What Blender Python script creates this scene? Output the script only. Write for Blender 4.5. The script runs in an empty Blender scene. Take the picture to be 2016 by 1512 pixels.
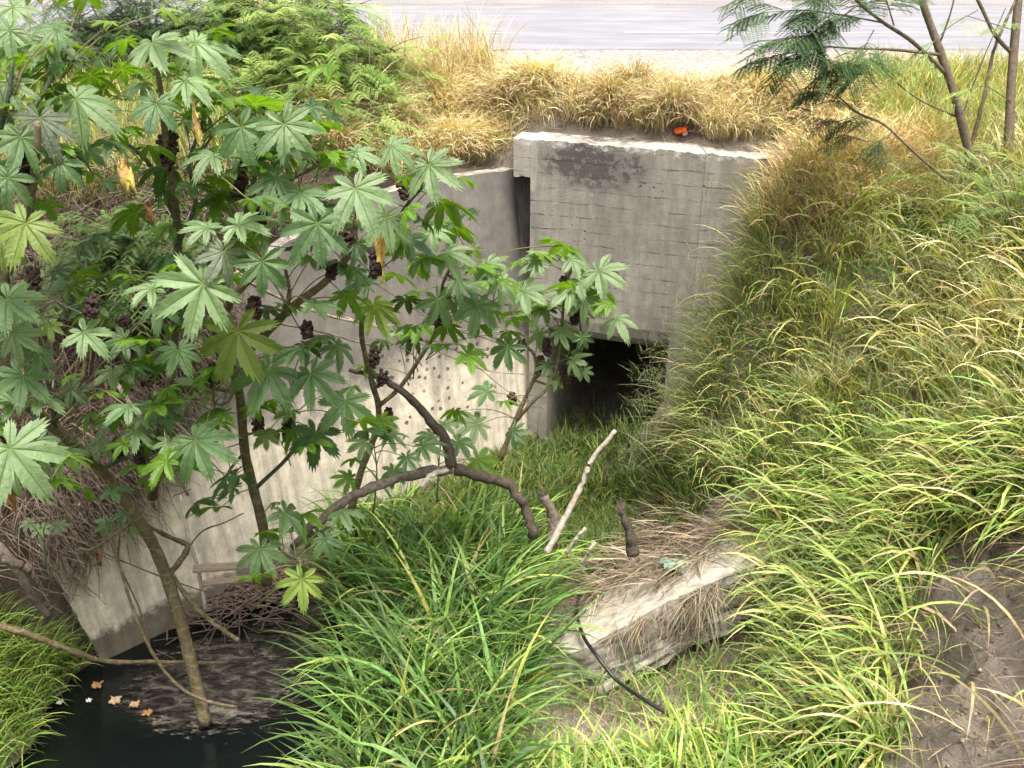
import bpy, bmesh, math, random
import numpy as np
from mathutils import Vector, Matrix
R = math.radians
random.seed(7); rng = np.random.default_rng(7)
S = bpy.context.scene
C = S.collection

# ---------------------------------------------------------------- camera
PITCH = R(28.0); F = 1936.0; CAM = np.array([0.0, 0.0, 2.2])
cd = bpy.data.cameras.new('camera'); cam = bpy.data.objects.new('camera', cd); C.objects.link(cam)
cam.location = CAM; cam.rotation_euler = (R(90)-PITCH, 0, 0)
cd.sensor_width = 36; cd.lens = 36*F/2016; cd.clip_end = 2000; cd.clip_start = .05
S.camera = cam
S.render.resolution_x = 1024; S.render.resolution_y = 768
# ---------------------------------------------------------------- world and sun
SUN_EL, SUN_AZ = R(76), R(150)      # azimuth clockwise from +y: high hazy light, nearly overhead
w = bpy.data.worlds.new('World'); S.world = w; w.use_nodes = True
nt = w.node_tree; bg = nt.nodes['Background']
sky = nt.nodes.new('ShaderNodeTexSky'); sky.sky_type = 'NISHITA'; sky.sun_disc = False
sky.sun_elevation = SUN_EL; sky.sun_rotation = SUN_AZ; sky.dust_density = 10; sky.air_density = .55; sky.ozone_density = .1
nt.links.new(sky.outputs[0], bg.inputs[0]); bg.inputs[1].default_value = 0.115
sl = bpy.data.lights.new('sun', 'SUN'); sl.energy = 2.3; sl.angle = R(20); sl.color = (1, .94, .84)
so = bpy.data.objects.new('sun', sl); C.objects.link(so)
sd = Vector((math.sin(SUN_AZ)*math.cos(SUN_EL), math.cos(SUN_AZ)*math.cos(SUN_EL), math.sin(SUN_EL)))
so.rotation_euler = sd.to_track_quat('Z', 'Y').to_euler(); so.location = (6, -8, 20)
S.view_settings.view_transform = 'Standard'; S.view_settings.look = 'None'
S.view_settings.exposure = 1.3; S.view_settings.gamma = 1

# ---------------------------------------------------------------- measuring helpers
cp, sp = math.cos(PITCH), math.sin(PITCH)
FW = np.array([0, cp, -sp]); RT = np.array([1., 0, 0]); UP = np.array([0, sp, cp])
def ray(px, py): return FW + (px-1008)/F*RT + (756-py)/F*UP
def at(px, py, D): return CAM + D*ray(px, py)
def at_z(px, py, z):
    r = ray(px, py); return CAM + (z-CAM[2])/r[2]*r
def on_plane(px, py, p0, n):
    r = ray(px, py); return CAM + np.dot(p0-CAM, n)/np.dot(r, n)*r
def project(P):
    d = np.asarray(P)-CAM; D = d@FW; D = np.where(D < .3, .3, D)
    return 1008+F*(d@RT)/D, 756-F*(d@UP)/D, D

# ---------------------------------------------------------------- object helpers
def link(o, parent=None, label=None, cat=None, group=None, kind=None):
    C.objects.link(o)
    if parent: o.parent = parent
    if label: o['label'] = label
    if cat: o['category'] = cat
    if group: o['group'] = group
    if kind: o['kind'] = kind
    return o
def empty(name, loc, label, cat, group=None):
    o = bpy.data.objects.new(name, None); o.location = loc; o.empty_display_size = .1
    return link(o, None, label, cat, group)
def mesh_np(name, V, Fc, mats, parent=None, cols=None, uv=None, smooth=False, mi=None, **kw):
    """V (n,3) world coordinates, Fc (m,4) or list of faces"""
    V = np.asarray(V, dtype=np.float64)
    if parent is not None: V = V-np.array(parent.location)
    me = bpy.data.meshes.new(name)
    if isinstance(Fc, np.ndarray):
        n, k = Fc.shape
        me.vertices.add(len(V)); me.vertices.foreach_set('co', V.astype(np.float32).ravel())
        me.loops.add(n*k); me.loops.foreach_set('vertex_index', Fc.astype(np.int32).ravel())
        me.polygons.add(n); me.polygons.foreach_set('loop_start', np.arange(0, n*k, k, dtype=np.int32))
        me.update(calc_edges=True)
    else:
        me.from_pydata([tuple(v) for v in V], [], Fc); me.update()
    if cols is not None:
        a = me.color_attributes.new('col', 'FLOAT_COLOR', 'POINT')
        c4 = np.ones((len(V), 4), np.float32); c4[:, :3] = cols; a.data.foreach_set('color', c4.ravel())
    if uv is not None:
        u = me.uv_layers.new(name='uv'); li = np.empty(len(me.loops), np.int32); me.loops.foreach_get('vertex_index', li)
        u.data.foreach_set('uv', np.asarray(uv, np.float32)[li].ravel())
    if not isinstance(mats, (list, tuple)): mats = [mats]
    for m in mats: me.materials.append(m)
    if mi is not None: me.polygons.foreach_set('material_index', np.asarray(mi, np.int32))
    if smooth: me.polygons.foreach_set('use_smooth', np.ones(len(me.polygons), bool))
    me.validate(); me.update()
    return link(bpy.data.objects.new(name, me), parent, **kw)

def catmull(P, n=4):
    P = np.asarray(P, float); out = []
    Q = np.vstack([2*P[0]-P[1], P, 2*P[-1]-P[-2]])
    for i in range(1, len(Q)-2):
        for t in np.linspace(0, 1, n, endpoint=False):
            a, b, c, d = Q[i-1:i+3]
            out.append(.5*((2*b)+(-a+c)*t+(2*a-5*b+4*c-d)*t*t+(-a+3*b-3*c+d)*t**3))
    out.append(P[-1]); return np.array(out)
def tube(P, r, sides=7, knob=0., jit=0.):
    """tapered tube round a polyline; returns V, F lists"""
    P = np.asarray(P, float); n = len(P)
    r = np.asarray(r, float) if np.ndim(r) else np.full(n, float(r))
    T = np.gradient(P, axis=0); T /= np.linalg.norm(T, axis=1)[:, None]+1e-9
    ref = np.array([.3, .2, .93]); V = []
    for i in range(n):
        a = np.cross(T[i], ref)
        if np.linalg.norm(a) < .1: a = np.cross(T[i], [1, 0, 0])
        a /= np.linalg.norm(a); b = np.cross(T[i], a)
        rr = r[i]*(1+knob*(random.random()-.5))
        for k in range(sides):
            t = 2*math.pi*k/sides; V.append(P[i]+rr*(1+jit*(random.random()-.5))*(math.cos(t)*a+math.sin(t)*b))
    Fc = [[i*sides+k, i*sides+(k+1) % sides, (i+1)*sides+(k+1) % sides, (i+1)*sides+k] for i in range(n-1) for k in range(sides)]
    V.append(P[0]); V.append(P[-1]); c0, c1 = n*sides, n*sides+1
    Fc += [[c0, (k+1) % sides, k, k] for k in range(sides)] + [[c1, (n-1)*sides+k, (n-1)*sides+(k+1) % sides, (n-1)*sides+(k+1) % sides] for k in range(sides)]
    return V, [f if f[2] != f[3] else f[:3] for f in Fc]
class MB:
    def __init__(s): s.V = []; s.F = []
    def add(s, V, Fc):
        o = len(s.V); s.V += [np.asarray(v, float) for v in V]; s.F += [[i+o for i in f] for f in Fc]; return s
    def tube(s, P, r, sides=7, **k): return s.add(*tube(P, r, sides, **k))
    def hexa(s, b, t):      # bottom 4, top 4 points
        return s.add(list(b)+list(t), [[3, 2, 1, 0], [4, 5, 6, 7]]+[[i, (i+1) % 4, 4+(i+1) % 4, 4+i] for i in range(4)])
    def build(s, name, m, parent=None, smooth=False, **k): return mesh_np(name, s.V, s.F, m, parent, smooth=smooth, **k)

# ---------------------------------------------------------------- materials
def mat(name):
    m = bpy.data.materials.new(name); m.use_nodes = True; t = m.node_tree
    return m, t, t.nodes['Principled BSDF'], t.nodes['Material Output']
def N(t, typ, **k):
    n = t.nodes.new(typ)
    for a, b in k.items():
        if a.startswith('i_'):
            key = a[2:]; key = int(key) if key.isdigit() else key.replace('_', ' ')
            n.inputs[key].default_value = b
        else: setattr(n, a, b)
    return n
def ramp(t, src, stops):
    r = t.nodes.new('ShaderNodeValToRGB'); el = r.color_ramp.elements
    while len(el) < len(stops): el.new(.5)
    for e, (p, c) in zip(el, stops): e.position = p; e.color = (*c, 1) if len(c) == 3 else c
    t.links.new(src, r.inputs[0]); return r.outputs[0]
def mth(t, op, a, b=None, c=None):
    n = t.nodes.new('ShaderNodeMath'); n.operation = op
    for i, v in enumerate((a, b, c)):
        if v is None: continue
        if isinstance(v, (int, float)): n.inputs[i].default_value = v
        else: t.links.new(v, n.inputs[i])
    return n.outputs[0]
def mixc(t, f, a, b, mode='MIX'):
    n = t.nodes.new('ShaderNodeMix'); n.data_type = 'RGBA'; n.blend_type = mode
    for i, v in ((0, f), (6, a), (7, b)):
        if isinstance(v, (int, float)): n.inputs[i].default_value = v
        elif isinstance(v, tuple): n.inputs[i].default_value = (*v, 1)
        else: t.links.new(v, n.inputs[i])
    return n.outputs[2]
def noise(t, scale, detail=6, rough=.6, vec=None, dist=0):
    n = N(t, 'ShaderNodeTexNoise', i_Scale=scale, i_Detail=detail, i_Roughness=rough, i_Distortion=dist)
    if vec is None:
        g = t.nodes.get('geo') or N(t, 'ShaderNodeNewGeometry', name='geo'); vec = g.outputs['Position']
    t.links.new(vec, n.inputs['Vector']); return n.outputs[0]
def bump(t, b, h, s=.4, d=.02):
    n = N(t, 'ShaderNodeBump', i_Strength=s, i_Distance=d); t.links.new(h, n.inputs['Height']); t.links.new(n.outputs[0], b.inputs['Normal'])

def grass_mat(name='grass_blades', transl=.35, rough=.5, spec=.35):
    m, t, b, o = mat(name)
    a = N(t, 'ShaderNodeAttribute', attribute_name='col')
    nz = noise(t, 30, 2)
    c = mixc(t, 1.0, a.outputs[0], ramp(t, nz, [(.3, (.78, .78, .78)), (.7, (1.2, 1.2, 1.1))]), 'MULTIPLY')
    t.links.new(c, b.inputs['Base Color']); b.inputs['Roughness'].default_value = rough; b.inputs['Specular IOR Level'].default_value = spec
    tr = N(t, 'ShaderNodeBsdfTranslucent')
    t.links.new(mixc(t, 1.0, c, (1.15, 1.25, .5), 'MULTIPLY'), tr.inputs[0])
    mx = N(t, 'ShaderNodeMixShader', i_0=transl)
    t.links.new(b.outputs[0], mx.inputs[1]); t.links.new(tr.outputs[0], mx.inputs[2]); t.links.new(mx.outputs[0], o.inputs[0])
    return m
M = {}
M['grass'] = grass_mat()
M['dry'] = grass_mat('dry_grass_blades', .22, .7, .15)
M['leaflet'] = grass_mat('leaflets', .3, .55, .3)

def leaf_mat():
    m, t, b, o = mat('castor_leaf')
    uv = N(t, 'ShaderNodeUVMap', uv_map='uv'); s = N(t, 'ShaderNodeSeparateXYZ'); t.links.new(uv.outputs[0], s.inputs[0])
    u, v = s.outputs[0], s.outputs[1]       # u: signed distance from the midrib (m*10), v: radius 0..1
    au = mth(t, 'ABSOLUTE', u)
    w_ = mth(t, 'MULTIPLY_ADD', mth(t, 'SUBTRACT', 1.0, v), .035, .008)
    mid = mth(t, 'SUBTRACT', 1.0, mth(t, 'SMOOTH_MIN', mth(t, 'DIVIDE', au, w_), 1.0, .05))
    lat = mth(t, 'FRACT', mth(t, 'MULTIPLY', mth(t, 'SUBTRACT', v, mth(t, 'MULTIPLY', au, .55)), 9.0))
    lat = mth(t, 'LESS_THAN', mth(t, 'ABSOLUTE', mth(t, 'SUBTRACT', lat, .5)), .045)
    vein = mth(t, 'MAXIMUM', mth(t, 'MAXIMUM', mid, 0.0), mth(t, 'MULTIPLY', lat, .35))
    a = N(t, 'ShaderNodeAttribute', attribute_name='col')
    nz = noise(t, 9, 5, .65)
    base = mixc(t, 1.0, a.outputs[0], ramp(t, nz, [(.3, (.82, .86, .82)), (.7, (1.15, 1.12, 1.1))]), 'MULTIPLY')
    spots = ramp(t, noise(t, 55, 2), [(.68, (0, 0, 0)), (.75, (1, 1, 1))])
    base = mixc(t, mth(t, 'MULTIPLY', spots, .35), base, (.42, .36, .16))
    rim = mth(t, 'MULTIPLY', ramp(t, v, [(.86, (0, 0, 0)), (.97, (1, 1, 1))]), ramp(t, noise(t, 5, 4, .7), [(.56, (0, 0, 0)), (.68, (1, 1, 1))]))
    base = mixc(t, mth(t, 'MULTIPLY', rim, .8), base, (.28, .20, .07))
    c = mixc(t, mth(t, 'MULTIPLY', vein, .6), base, (.26, .34, .12))
    t.links.new(c, b.inputs['Base Color']); t.links.new(ramp(t, nz, [(.35, (.27, .27, .27)), (.65, (.46, .46, .46))]), b.inputs['Roughness']); b.inputs['Specular IOR Level'].default_value = .65
    h = mth(t, 'ADD', mth(t, 'MULTIPLY', vein, -1.0), mth(t, 'MULTIPLY', noise(t, 18, 5, .7), 2.2)); bump(t, b, h, .9, .008)
    tr = N(t, 'ShaderNodeBsdfTranslucent'); t.links.new(mixc(t, 1.0, c, (1.7, 1.75, .35), 'MULTIPLY'), tr.inputs[0])
    mx = N(t, 'ShaderNodeMixShader', i_0=.4)
    t.links.new(b.outputs[0], mx.inputs[1]); t.links.new(tr.outputs[0], mx.inputs[2])
    hole = mth(t, 'MULTIPLY', mth(t, 'GREATER_THAN', noise(t, 26, 3, .6), .715), mth(t, 'GREATER_THAN', v, .2)); tp = N(t, 'ShaderNodeBsdfTransparent'); m2 = N(t, 'ShaderNodeMixShader')
    t.links.new(hole, m2.inputs[0]); t.links.new(mx.outputs[0], m2.inputs[1]); t.links.new(tp.outputs[0], m2.inputs[2]); t.links.new(m2.outputs[0], o.inputs[0])
    return m
M['leaf'] = leaf_mat()

def simple(name, stops, scale=6, rough=.8, bs=.4, bd=.01, bscale=40, spec=.3, dist=0, stretch=None):
    m, t, b, o = mat(name); vec = None
    if stretch:
        g = N(t, 'ShaderNodeNewGeometry'); mp = N(t, 'ShaderNodeMapping'); mp.inputs['Scale'].default_value = stretch
        t.links.new(g.outputs['Position'], mp.inputs[0]); vec = mp.outputs[0]
    t.links.new(ramp(t, noise(t, scale, 8, .65, vec, dist), stops), b.inputs['Base Color'])
    b.inputs['Roughness'].default_value = rough; b.inputs['Specular IOR Level'].default_value = spec
    bump(t, b, noise(t, bscale, 6, .7, vec), bs, bd); return m
def bark(name, c0, c1, ring=0, rcol=(.30, .27, .20)):
    m, t, b, o = mat(name)
    c = ramp(t, noise(t, 22, 10, .8), [(.36, c0), (.62, c1)])
    c = mixc(t, .7, c, ramp(t, noise(t, 90, 4, .8), [(.35, (.45, .45, .45)), (.6, (1.2, 1.2, 1.2))]), 'MULTIPLY')
    if ring:
        g = t.nodes['geo']; s = N(t, 'ShaderNodeSeparateXYZ'); t.links.new(g.outputs['Position'], s.inputs[0])
        zz = mth(t, 'ADD', mth(t, 'MULTIPLY', s.outputs[2], ring), mth(t, 'MULTIPLY', noise(t, 3, 2), 4.0))
        l = mth(t, 'LESS_THAN', mth(t, 'FRACT', zz), .14)
        c = mixc(t, mth(t, 'MULTIPLY', l, .55), c, rcol)
    t.links.new(c, b.inputs['Base Color']); b.inputs['Roughness'].default_value = .75; b.inputs['Specular IOR Level'].default_value = .25
    bump(t, b, noise(t, 45, 8, .8), 1.0, .015); return m
M['castor_bark'] = bark('castor_bark', (.10, .085, .045), (.24, .20, .12), 7)
M['green_stem'] = bark('castor_green_stem', (.06, .10, .06), (.14, .18, .12), 9, (.17, .2, .14))
M['petiole'] = bark('petiole', (.15, .17, .07), (.28, .26, .13))
M['tree_bark'] = bark('tree_bark', (.10, .08, .06), (.22, .18, .13))
M['dead_grey'] = bark('dead_wood_grey', (.08, .065, .055), (.26, .22, .19))
M['dead_dark'] = bark('dead_wood_dark', (.035, .028, .022), (.12, .10, .08))
M['dead_pale'] = bark('dead_wood_bleached', (.35, .31, .27), (.60, .56, .50))
M['twig'] = bark('twigs', (.07, .05, .04), (.24, .19, .15))
M['twig_pale'] = bark('pale_twigs', (.18, .15, .12), (.42, .36, .29))
M['seed'] = simple('castor_capsules', [(.3, (.012, .008, .008)), (.7, (.06, .035, .028))], 60, .7, .8, .004, 200)
M['asphalt'] = simple('asphalt', [(.3, (.15, .16, .185)), (.5, (.20, .21, .235)), (.7, (.26, .27, .295))], 3, .75, .5, .01, 90, .4, stretch=(.25, 1.2, 1))
M['gravel'] = simple('gravel_shoulder', [(.36, (.15, .14, .13)), (.5, (.27, .255, .24)), (.64, (.40, .38, .365))], 22, .95, .6, .02, 60)
M['paint'] = simple('road_paint_white', [(.3, (.26, .26, .27)), (.6, (.42, .42, .43))], 20, .7)
M['paint_y'] = simple('road_paint_yellow', [(.3, (.18, .17, .14)), (.6, (.34, .30, .22))], 20, .7)
M['hose'] = simple('black_hose', [(.3, (.008, .008, .009)), (.7, (.02, .02, .02))], 30, .45, .1, .001, 80, .5)
M['orange'] = simple('orange_plastic', [(.4, (.70, .09, .012)), (.6, (.85, .16, .03))], 14, .5, .2, .003)
M['white_plastic'] = simple('white_plastic', [(.4, (.6, .58, .56)), (.6, (.8, .78, .76))], 14, .5)
M['rag'] = simple('green_rag', [(.3, (.10, .19, .15)), (.7, (.22, .36, .30))], 14, .9, .4, .01, 70)
M['board'] = simple('old_board', [(.3, (.20, .16, .12)), (.7, (.42, .36, .29))], 5, .85, .6, .006, 60, stretch=(2, 14, 14))
M['brown_leaf'] = simple('brown_leaf', [(.3, (.16, .08, .03)), (.7, (.42, .24, .10))], 16, .7)
M['yellow_leaf'] = simple('yellow_leaf', [(.38, (.22, .12, .05)), (.48, (.50, .36, .14)), (.6, (.52, .46, .08))], 16, .6)

def soil_mat():
    m, t, b, o = mat('soil')
    c = ramp(t, noise(t, 1.6, 10, .7), [(.3, (.19, .165, .14)), (.5, (.36, .32, .28)), (.7, (.50, .45, .40))])
    peb = N(t, 'ShaderNodeTexVoronoi', i_Scale=34); g = t.nodes['geo']; t.links.new(g.outputs['Position'], peb.inputs['Vector'])
    k = ramp(t, peb.outputs['Distance'], [(.12, (1, 1, 1)), (.2, (0, 0, 0))])
    k2 = ramp(t, noise(t, 5, 3), [(.5, (0, 0, 0)), (.62, (1, 1, 1))])
    c = mixc(t, mth(t, 'MULTIPLY', mth(t, 'MULTIPLY', k, k2), .6), c, (.42, .39, .35))
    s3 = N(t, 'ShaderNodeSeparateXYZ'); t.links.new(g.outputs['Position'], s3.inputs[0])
    canopy_shade = mth(t, 'MULTIPLY', mth(t, 'LESS_THAN', mth(t, 'ADD', s3.outputs[0], noise(t, 2, 3)), -.6), mth(t, 'GREATER_THAN', s3.outputs[1], 6.3)); canopy_shade = mth(t, 'MULTIPLY', canopy_shade, mth(t, 'LESS_THAN', mth(t, 'ADD', s3.outputs[2], mth(t, 'MULTIPLY', noise(t, 1.5, 3), .8)), -.1))
    c = mixc(t, mth(t, 'MULTIPLY', canopy_shade, .85), c, ramp(t, noise(t, 9, 8, .8), [(.35, (.02, .015, .012)), (.65, (.10, .075, .055))]))  # shade under the left canopy, painted into the soil colour as near-black brown
    c = mixc(t, .7, c, ramp(t, noise(t, 70, 5, .8), [(.32, (.5, .5, .5)), (.62, (1.25, 1.25, 1.25))]), 'MULTIPLY')
    t.links.new(c, b.inputs['Base Color']); b.inputs['Roughness'].default_value = .95; b.inputs['Specular IOR Level'].default_value = .15
    bump(t, b, mth(t, 'ADD', noise(t, 16, 12, .8), mth(t, 'MULTIPLY', k, .12)), 1.0, .06); return m
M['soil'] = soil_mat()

def concrete(name, kind):
    """u,v in metres: u along the wall, v world height"""
    m, t, b, o = mat(name)
    uv = N(t, 'ShaderNodeUVMap', uv_map='uv'); s = N(t, 'ShaderNodeSeparateXYZ'); t.links.new(uv.outputs[0], s.inputs[0])
    u, v = s.outputs[0], s.outputs[1]
    n1 = noise(t, 1.3, 8, .65); n2 = noise(t, 7, 8, .7); n3 = noise(t, 45, 4, .6)
    mp = N(t, 'ShaderNodeMapping'); mp.inputs['Scale'].default_value = (9, 1.1, 1); t.links.new(uv.outputs[0], mp.inputs[0])
    st = noise(t, 1.0, 6, .65, mp.outputs[0])           # vertical streaks
    h = n3
    if kind == 'head':
        c = ramp(t, n1, [(.3, (.28, .27, .245)), (.5, (.38, .365, .335)), (.7, (.48, .46, .42))])
        c = mixc(t, mth(t, 'MULTIPLY', ramp(t, st, [(.42, (1, 1, 1)), (.6, (0, 0, 0))]), .35), c, (.17, .165, .155))
        # dark mould patch under the coping
        pu = mth(t, 'SUBTRACT', 1.0, mth(t, 'ABSOLUTE', mth(t, 'DIVIDE', mth(t, 'SUBTRACT', u, .72), .75)))
        pv = mth(t, 'SUBTRACT', 1.0, mth(t, 'ABSOLUTE', mth(t, 'DIVIDE', mth(t, 'SUBTRACT', v, -.72), .36)))
        pm = mth(t, 'MULTIPLY', mth(t, 'MAXIMUM', pu, 0.), mth(t, 'MAXIMUM', pv, 0.))
        pm = mth(t, 'MULTIPLY', pm, mth(t, 'ADD', st, n2)); pm = ramp(t, mth(t, 'MULTIPLY', pm, ramp(t, n2, [(.42, (.25, .25, .25)), (.58, (1, 1, 1))])), [(.05, (0, 0, 0)), (.3, (1, 1, 1))])
        c = mixc(t, mth(t, 'MULTIPLY', pm, .85), c, (.075, .075, .075))
        vv = mth(t, 'ADD', v, mth(t, 'MULTIPLY', mth(t, 'SUBTRACT', noise(t, 2.5, 7, .7), .5), .07))
        fr = mth(t, 'FRACT', mth(t, 'DIVIDE', vv, .158))
        line = mth(t, 'LESS_THAN', mth(t, 'ABSOLUTE', mth(t, 'SUBTRACT', fr, .5)), .042)
        lm = ramp(t, noise(t, 3.1, 8, .8), [(.47, (0, 0, 0)), (.62, (1, 1, 1))]); line = mth(t, 'MULTIPLY', line, lm)
        c = mixc(t, mth(t, 'MULTIPLY', line, .78), c, (.07, .065, .06))
        vo = N(t, 'ShaderNodeTexVoronoi', i_Scale=11); t.links.new(t.nodes['geo'].outputs['Position'], vo.inputs['Vector'])
        pits = mth(t, 'MULTIPLY', ramp(t, vo.outputs['Distance'], [(.1, (1, 1, 1)), (.17, (0, 0, 0))]), ramp(t, noise(t, 3.5, 2), [(.57, (0, 0, 0)), (.62, (1, 1, 1))]))
        c = mixc(t, mth(t, 'MULTIPLY', pits, .8), c, (.05, .045, .04))
        # whitewash along the top edge
        wv = mth(t, 'ADD', v, mth(t, 'MULTIPLY', mth(t, 'SUBTRACT', n2, .5), .22))
        wm = mth(t, 'MULTIPLY', ramp(t, mth(t, 'ADD', wv, .578), [(.0, (0, 0, 0)), (.02, (1, 1, 1))]), ramp(t, noise(t, 6, 8, .85), [(.51, (0, 0, 0)), (.58, (.8, .8, .8))]))
        wl = mth(t, 'MULTIPLY', mth(t, 'LESS_THAN', mth(t, 'ADD', u, mth(t, 'MULTIPLY', n2, .25)), .2), mth(t, 'GREATER_THAN', mth(t, 'ADD', v, mth(t, 'MULTIPLY', n2, 1.2)), -.4))
        c = mixc(t, mth(t, 'MULTIPLY', wl, .6), c, (.50, .48, .44)); c = mixc(t, mth(t, 'MULTIPLY', wm, .9), c, (.78, .77, .74))
        h = mth(t, 'SUBTRACT', mth(t, 'MULTIPLY', n3, .4), mth(t, 'MULTIPLY', mth(t, 'MAXIMUM', line, pits), 1.2))
    elif kind == 'wing':
        c = ramp(t, n1, [(.3, (.15, .145, .14)), (.7, (.27, .26, .245))])
        pale = ramp(t, n2, [(.3, (.74, .68, .585)), (.7, (.84, .79, .69))])
        k = mth(t, 'ADD', mth(t, 'MULTIPLY', mth(t, 'SUBTRACT', -2.65, v), 1.5), mth(t, 'MULTIPLY', mth(t, 'SUBTRACT', noise(t, 1.6, 6, .7), .5), 2.2))
        k = ramp(t, k, [(.0, (0, 0, 0)), (.8, (1, 1, 1))]); c = mixc(t, k, c, pale)
        c = mixc(t, mth(t, 'MULTIPLY', ramp(t, st, [(.38, (1, 1, 1)), (.6, (0, 0, 0))]), .45), c, (.15, .14, .13))
        # honeycombed patch of rough pits
        vo = N(t, 'ShaderNodeTexVoronoi', i_Scale=9, i_Randomness=.9); t.links.new(t.nodes['geo'].outputs['Position'], vo.inputs['Vector'])
        pt = ramp(t, mth(t, 'ADD', vo.outputs['Distance'], mth(t, 'MULTIPLY', mth(t, 'SUBTRACT', n3, .5), .35)), [(.17, (1, 1, 1)), (.26, (0, 0, 0))])
        pu = mth(t, 'SUBTRACT', 1.0, mth(t, 'ABSOLUTE', mth(t, 'DIVIDE', mth(t, 'SUBTRACT', u, 4.25), 1.0)))
        pv = mth(t, 'SUBTRACT', 1.0, mth(t, 'ABSOLUTE', mth(t, 'DIVIDE', mth(t, 'SUBTRACT', v, -3.05), .85)))
        area = ramp(t, mth(t, 'MULTIPLY', mth(t, 'MAXIMUM', pu, 0.), mth(t, 'MAXIMUM', pv, 0.)), [(.02, (0, 0, 0)), (.14, (1, 1, 1))])
        pits = mth(t, 'MULTIPLY', pt, area); c = mixc(t, mth(t, 'MULTIPLY', pits, .8), c, (.07, .06, .05))
        h = mth(t, 'SUBTRACT', mth(t, 'MULTIPLY', n3, .4), mth(t, 'MULTIPLY', pits, 1.2))
        tv = mth(t, 'ADD', v, mth(t, 'MULTIPLY', mth(t, 'SUBTRACT', n2, .5), .45)); tide = ramp(t, mth(t, 'SUBTRACT', -4.28, tv), [(.0, (0, 0, 0)), (.12, (1, 1, 1))])
        c = mixc(t, mth(t, 'MULTIPLY', tide, .8), c, (.07, .06, .045))
    elif kind == 'pale':
        c = ramp(t, n2, [(.32, (.28, .265, .235)), (.55, (.46, .44, .39)), (.7, (.56, .54, .48))])
    elif kind == 'edge':
        c = ramp(t, n2, [(.34, (.13, .125, .11)), (.5, (.27, .26, .23)), (.66, (.46, .44, .40))])
        h = mth(t, 'ADD', mth(t, 'MULTIPLY', n2, 1.5), n3)
    else:
        c = ramp(t, n1, [(.3, (.26, .25, .24)), (.7, (.42, .405, .38))])
        fr = mth(t, 'FRACT', mth(t, 'DIVIDE', mth(t, 'ADD', v, mth(t, 'MULTIPLY', n1, .05)), .2))
        line = mth(t, 'LESS_THAN', mth(t, 'ABSOLUTE', mth(t, 'SUBTRACT', fr, .5)), .03); c = mixc(t, mth(t, 'MULTIPLY', line, .5), c, (.06, .06, .055))
    c = mixc(t, .55, c, ramp(t, n2, [(.3, (.62, .62, .61)), (.7, (1.22, 1.21, 1.19))]), 'MULTIPLY')
    c = mixc(t, .5, c, ramp(t, noise(t, 120, 3, .7), [(.3, (.6, .6, .6)), (.6, (1.2, 1.2, 1.2))]), 'MULTIPLY')
    t.links.new(c, b.inputs['Base Color']); b.inputs['Roughness'].default_value = .9; b.inputs['Specular IOR Level'].default_value = .2
    bump(t, b, h, .7, .012); return m
for k in ('head', 'wing', 'pale', 'edge', 'inside'): M['c_'+k] = concrete('concrete_'+k, k)

# ---------------------------------------------------------------- layout of the masonry
ZT = -.5                                     # top of the headwall
C1 = at_z(1045, 274, ZT); HA = R(18.3)
HU = np.array([math.cos(HA), -math.sin(HA), 0]); HN = np.array([math.sin(HA), math.cos(HA), 0])    # along the face / into the wall
def hw(u, w_, z): return np.array([C1[0], C1[1], 0])+HU*u+HN*w_+np.array([0, 0, z])
def face_u(px, py):
    p = on_plane(px, py, C1, HN); return float((p-C1)@HU)
U1, U2 = face_u(1322, 600), face_u(1362, 600)
ZS = -2.74                                   # soffit
P2 = hw(U2, 0, 0)                            # kink, right wing panel starts
WB = at_z(205, 1290, -4.6); WE = np.array([C1[0], C1[1], -4.6])
wd = WE-WB; WL = np.linalg.norm(wd[:2]); WD = wd/WL; WN = np.array([-WD[1], WD[0], 0])       # WN: backwards, away from the channel
BAT = math.tan(R(5.0)); WPN = np.cross(WD, np.array([WN[0]*BAT, WN[1]*BAT, 1.])); WPN /= np.linalg.norm(WPN)
def wing(px, py): return on_plane(px, py, WB, WPN)
RA = at_z(1092, 1296, -4.25); RB = np.array([2.1, 6.95, -3.32]); RC = hw(U2-.05, -.02, -4.45)
print('C1', C1, 'U1', U1, U2, 'WB', WB, 'WL', WL, 'T', wing(85, 1085), 'RA', RA, 'RB px', project(RB), 'RC', RC, project(RC), 'soffit px', project(hw(.25, 0, ZS)), project(hw(U1, 0, ZS)))

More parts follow.
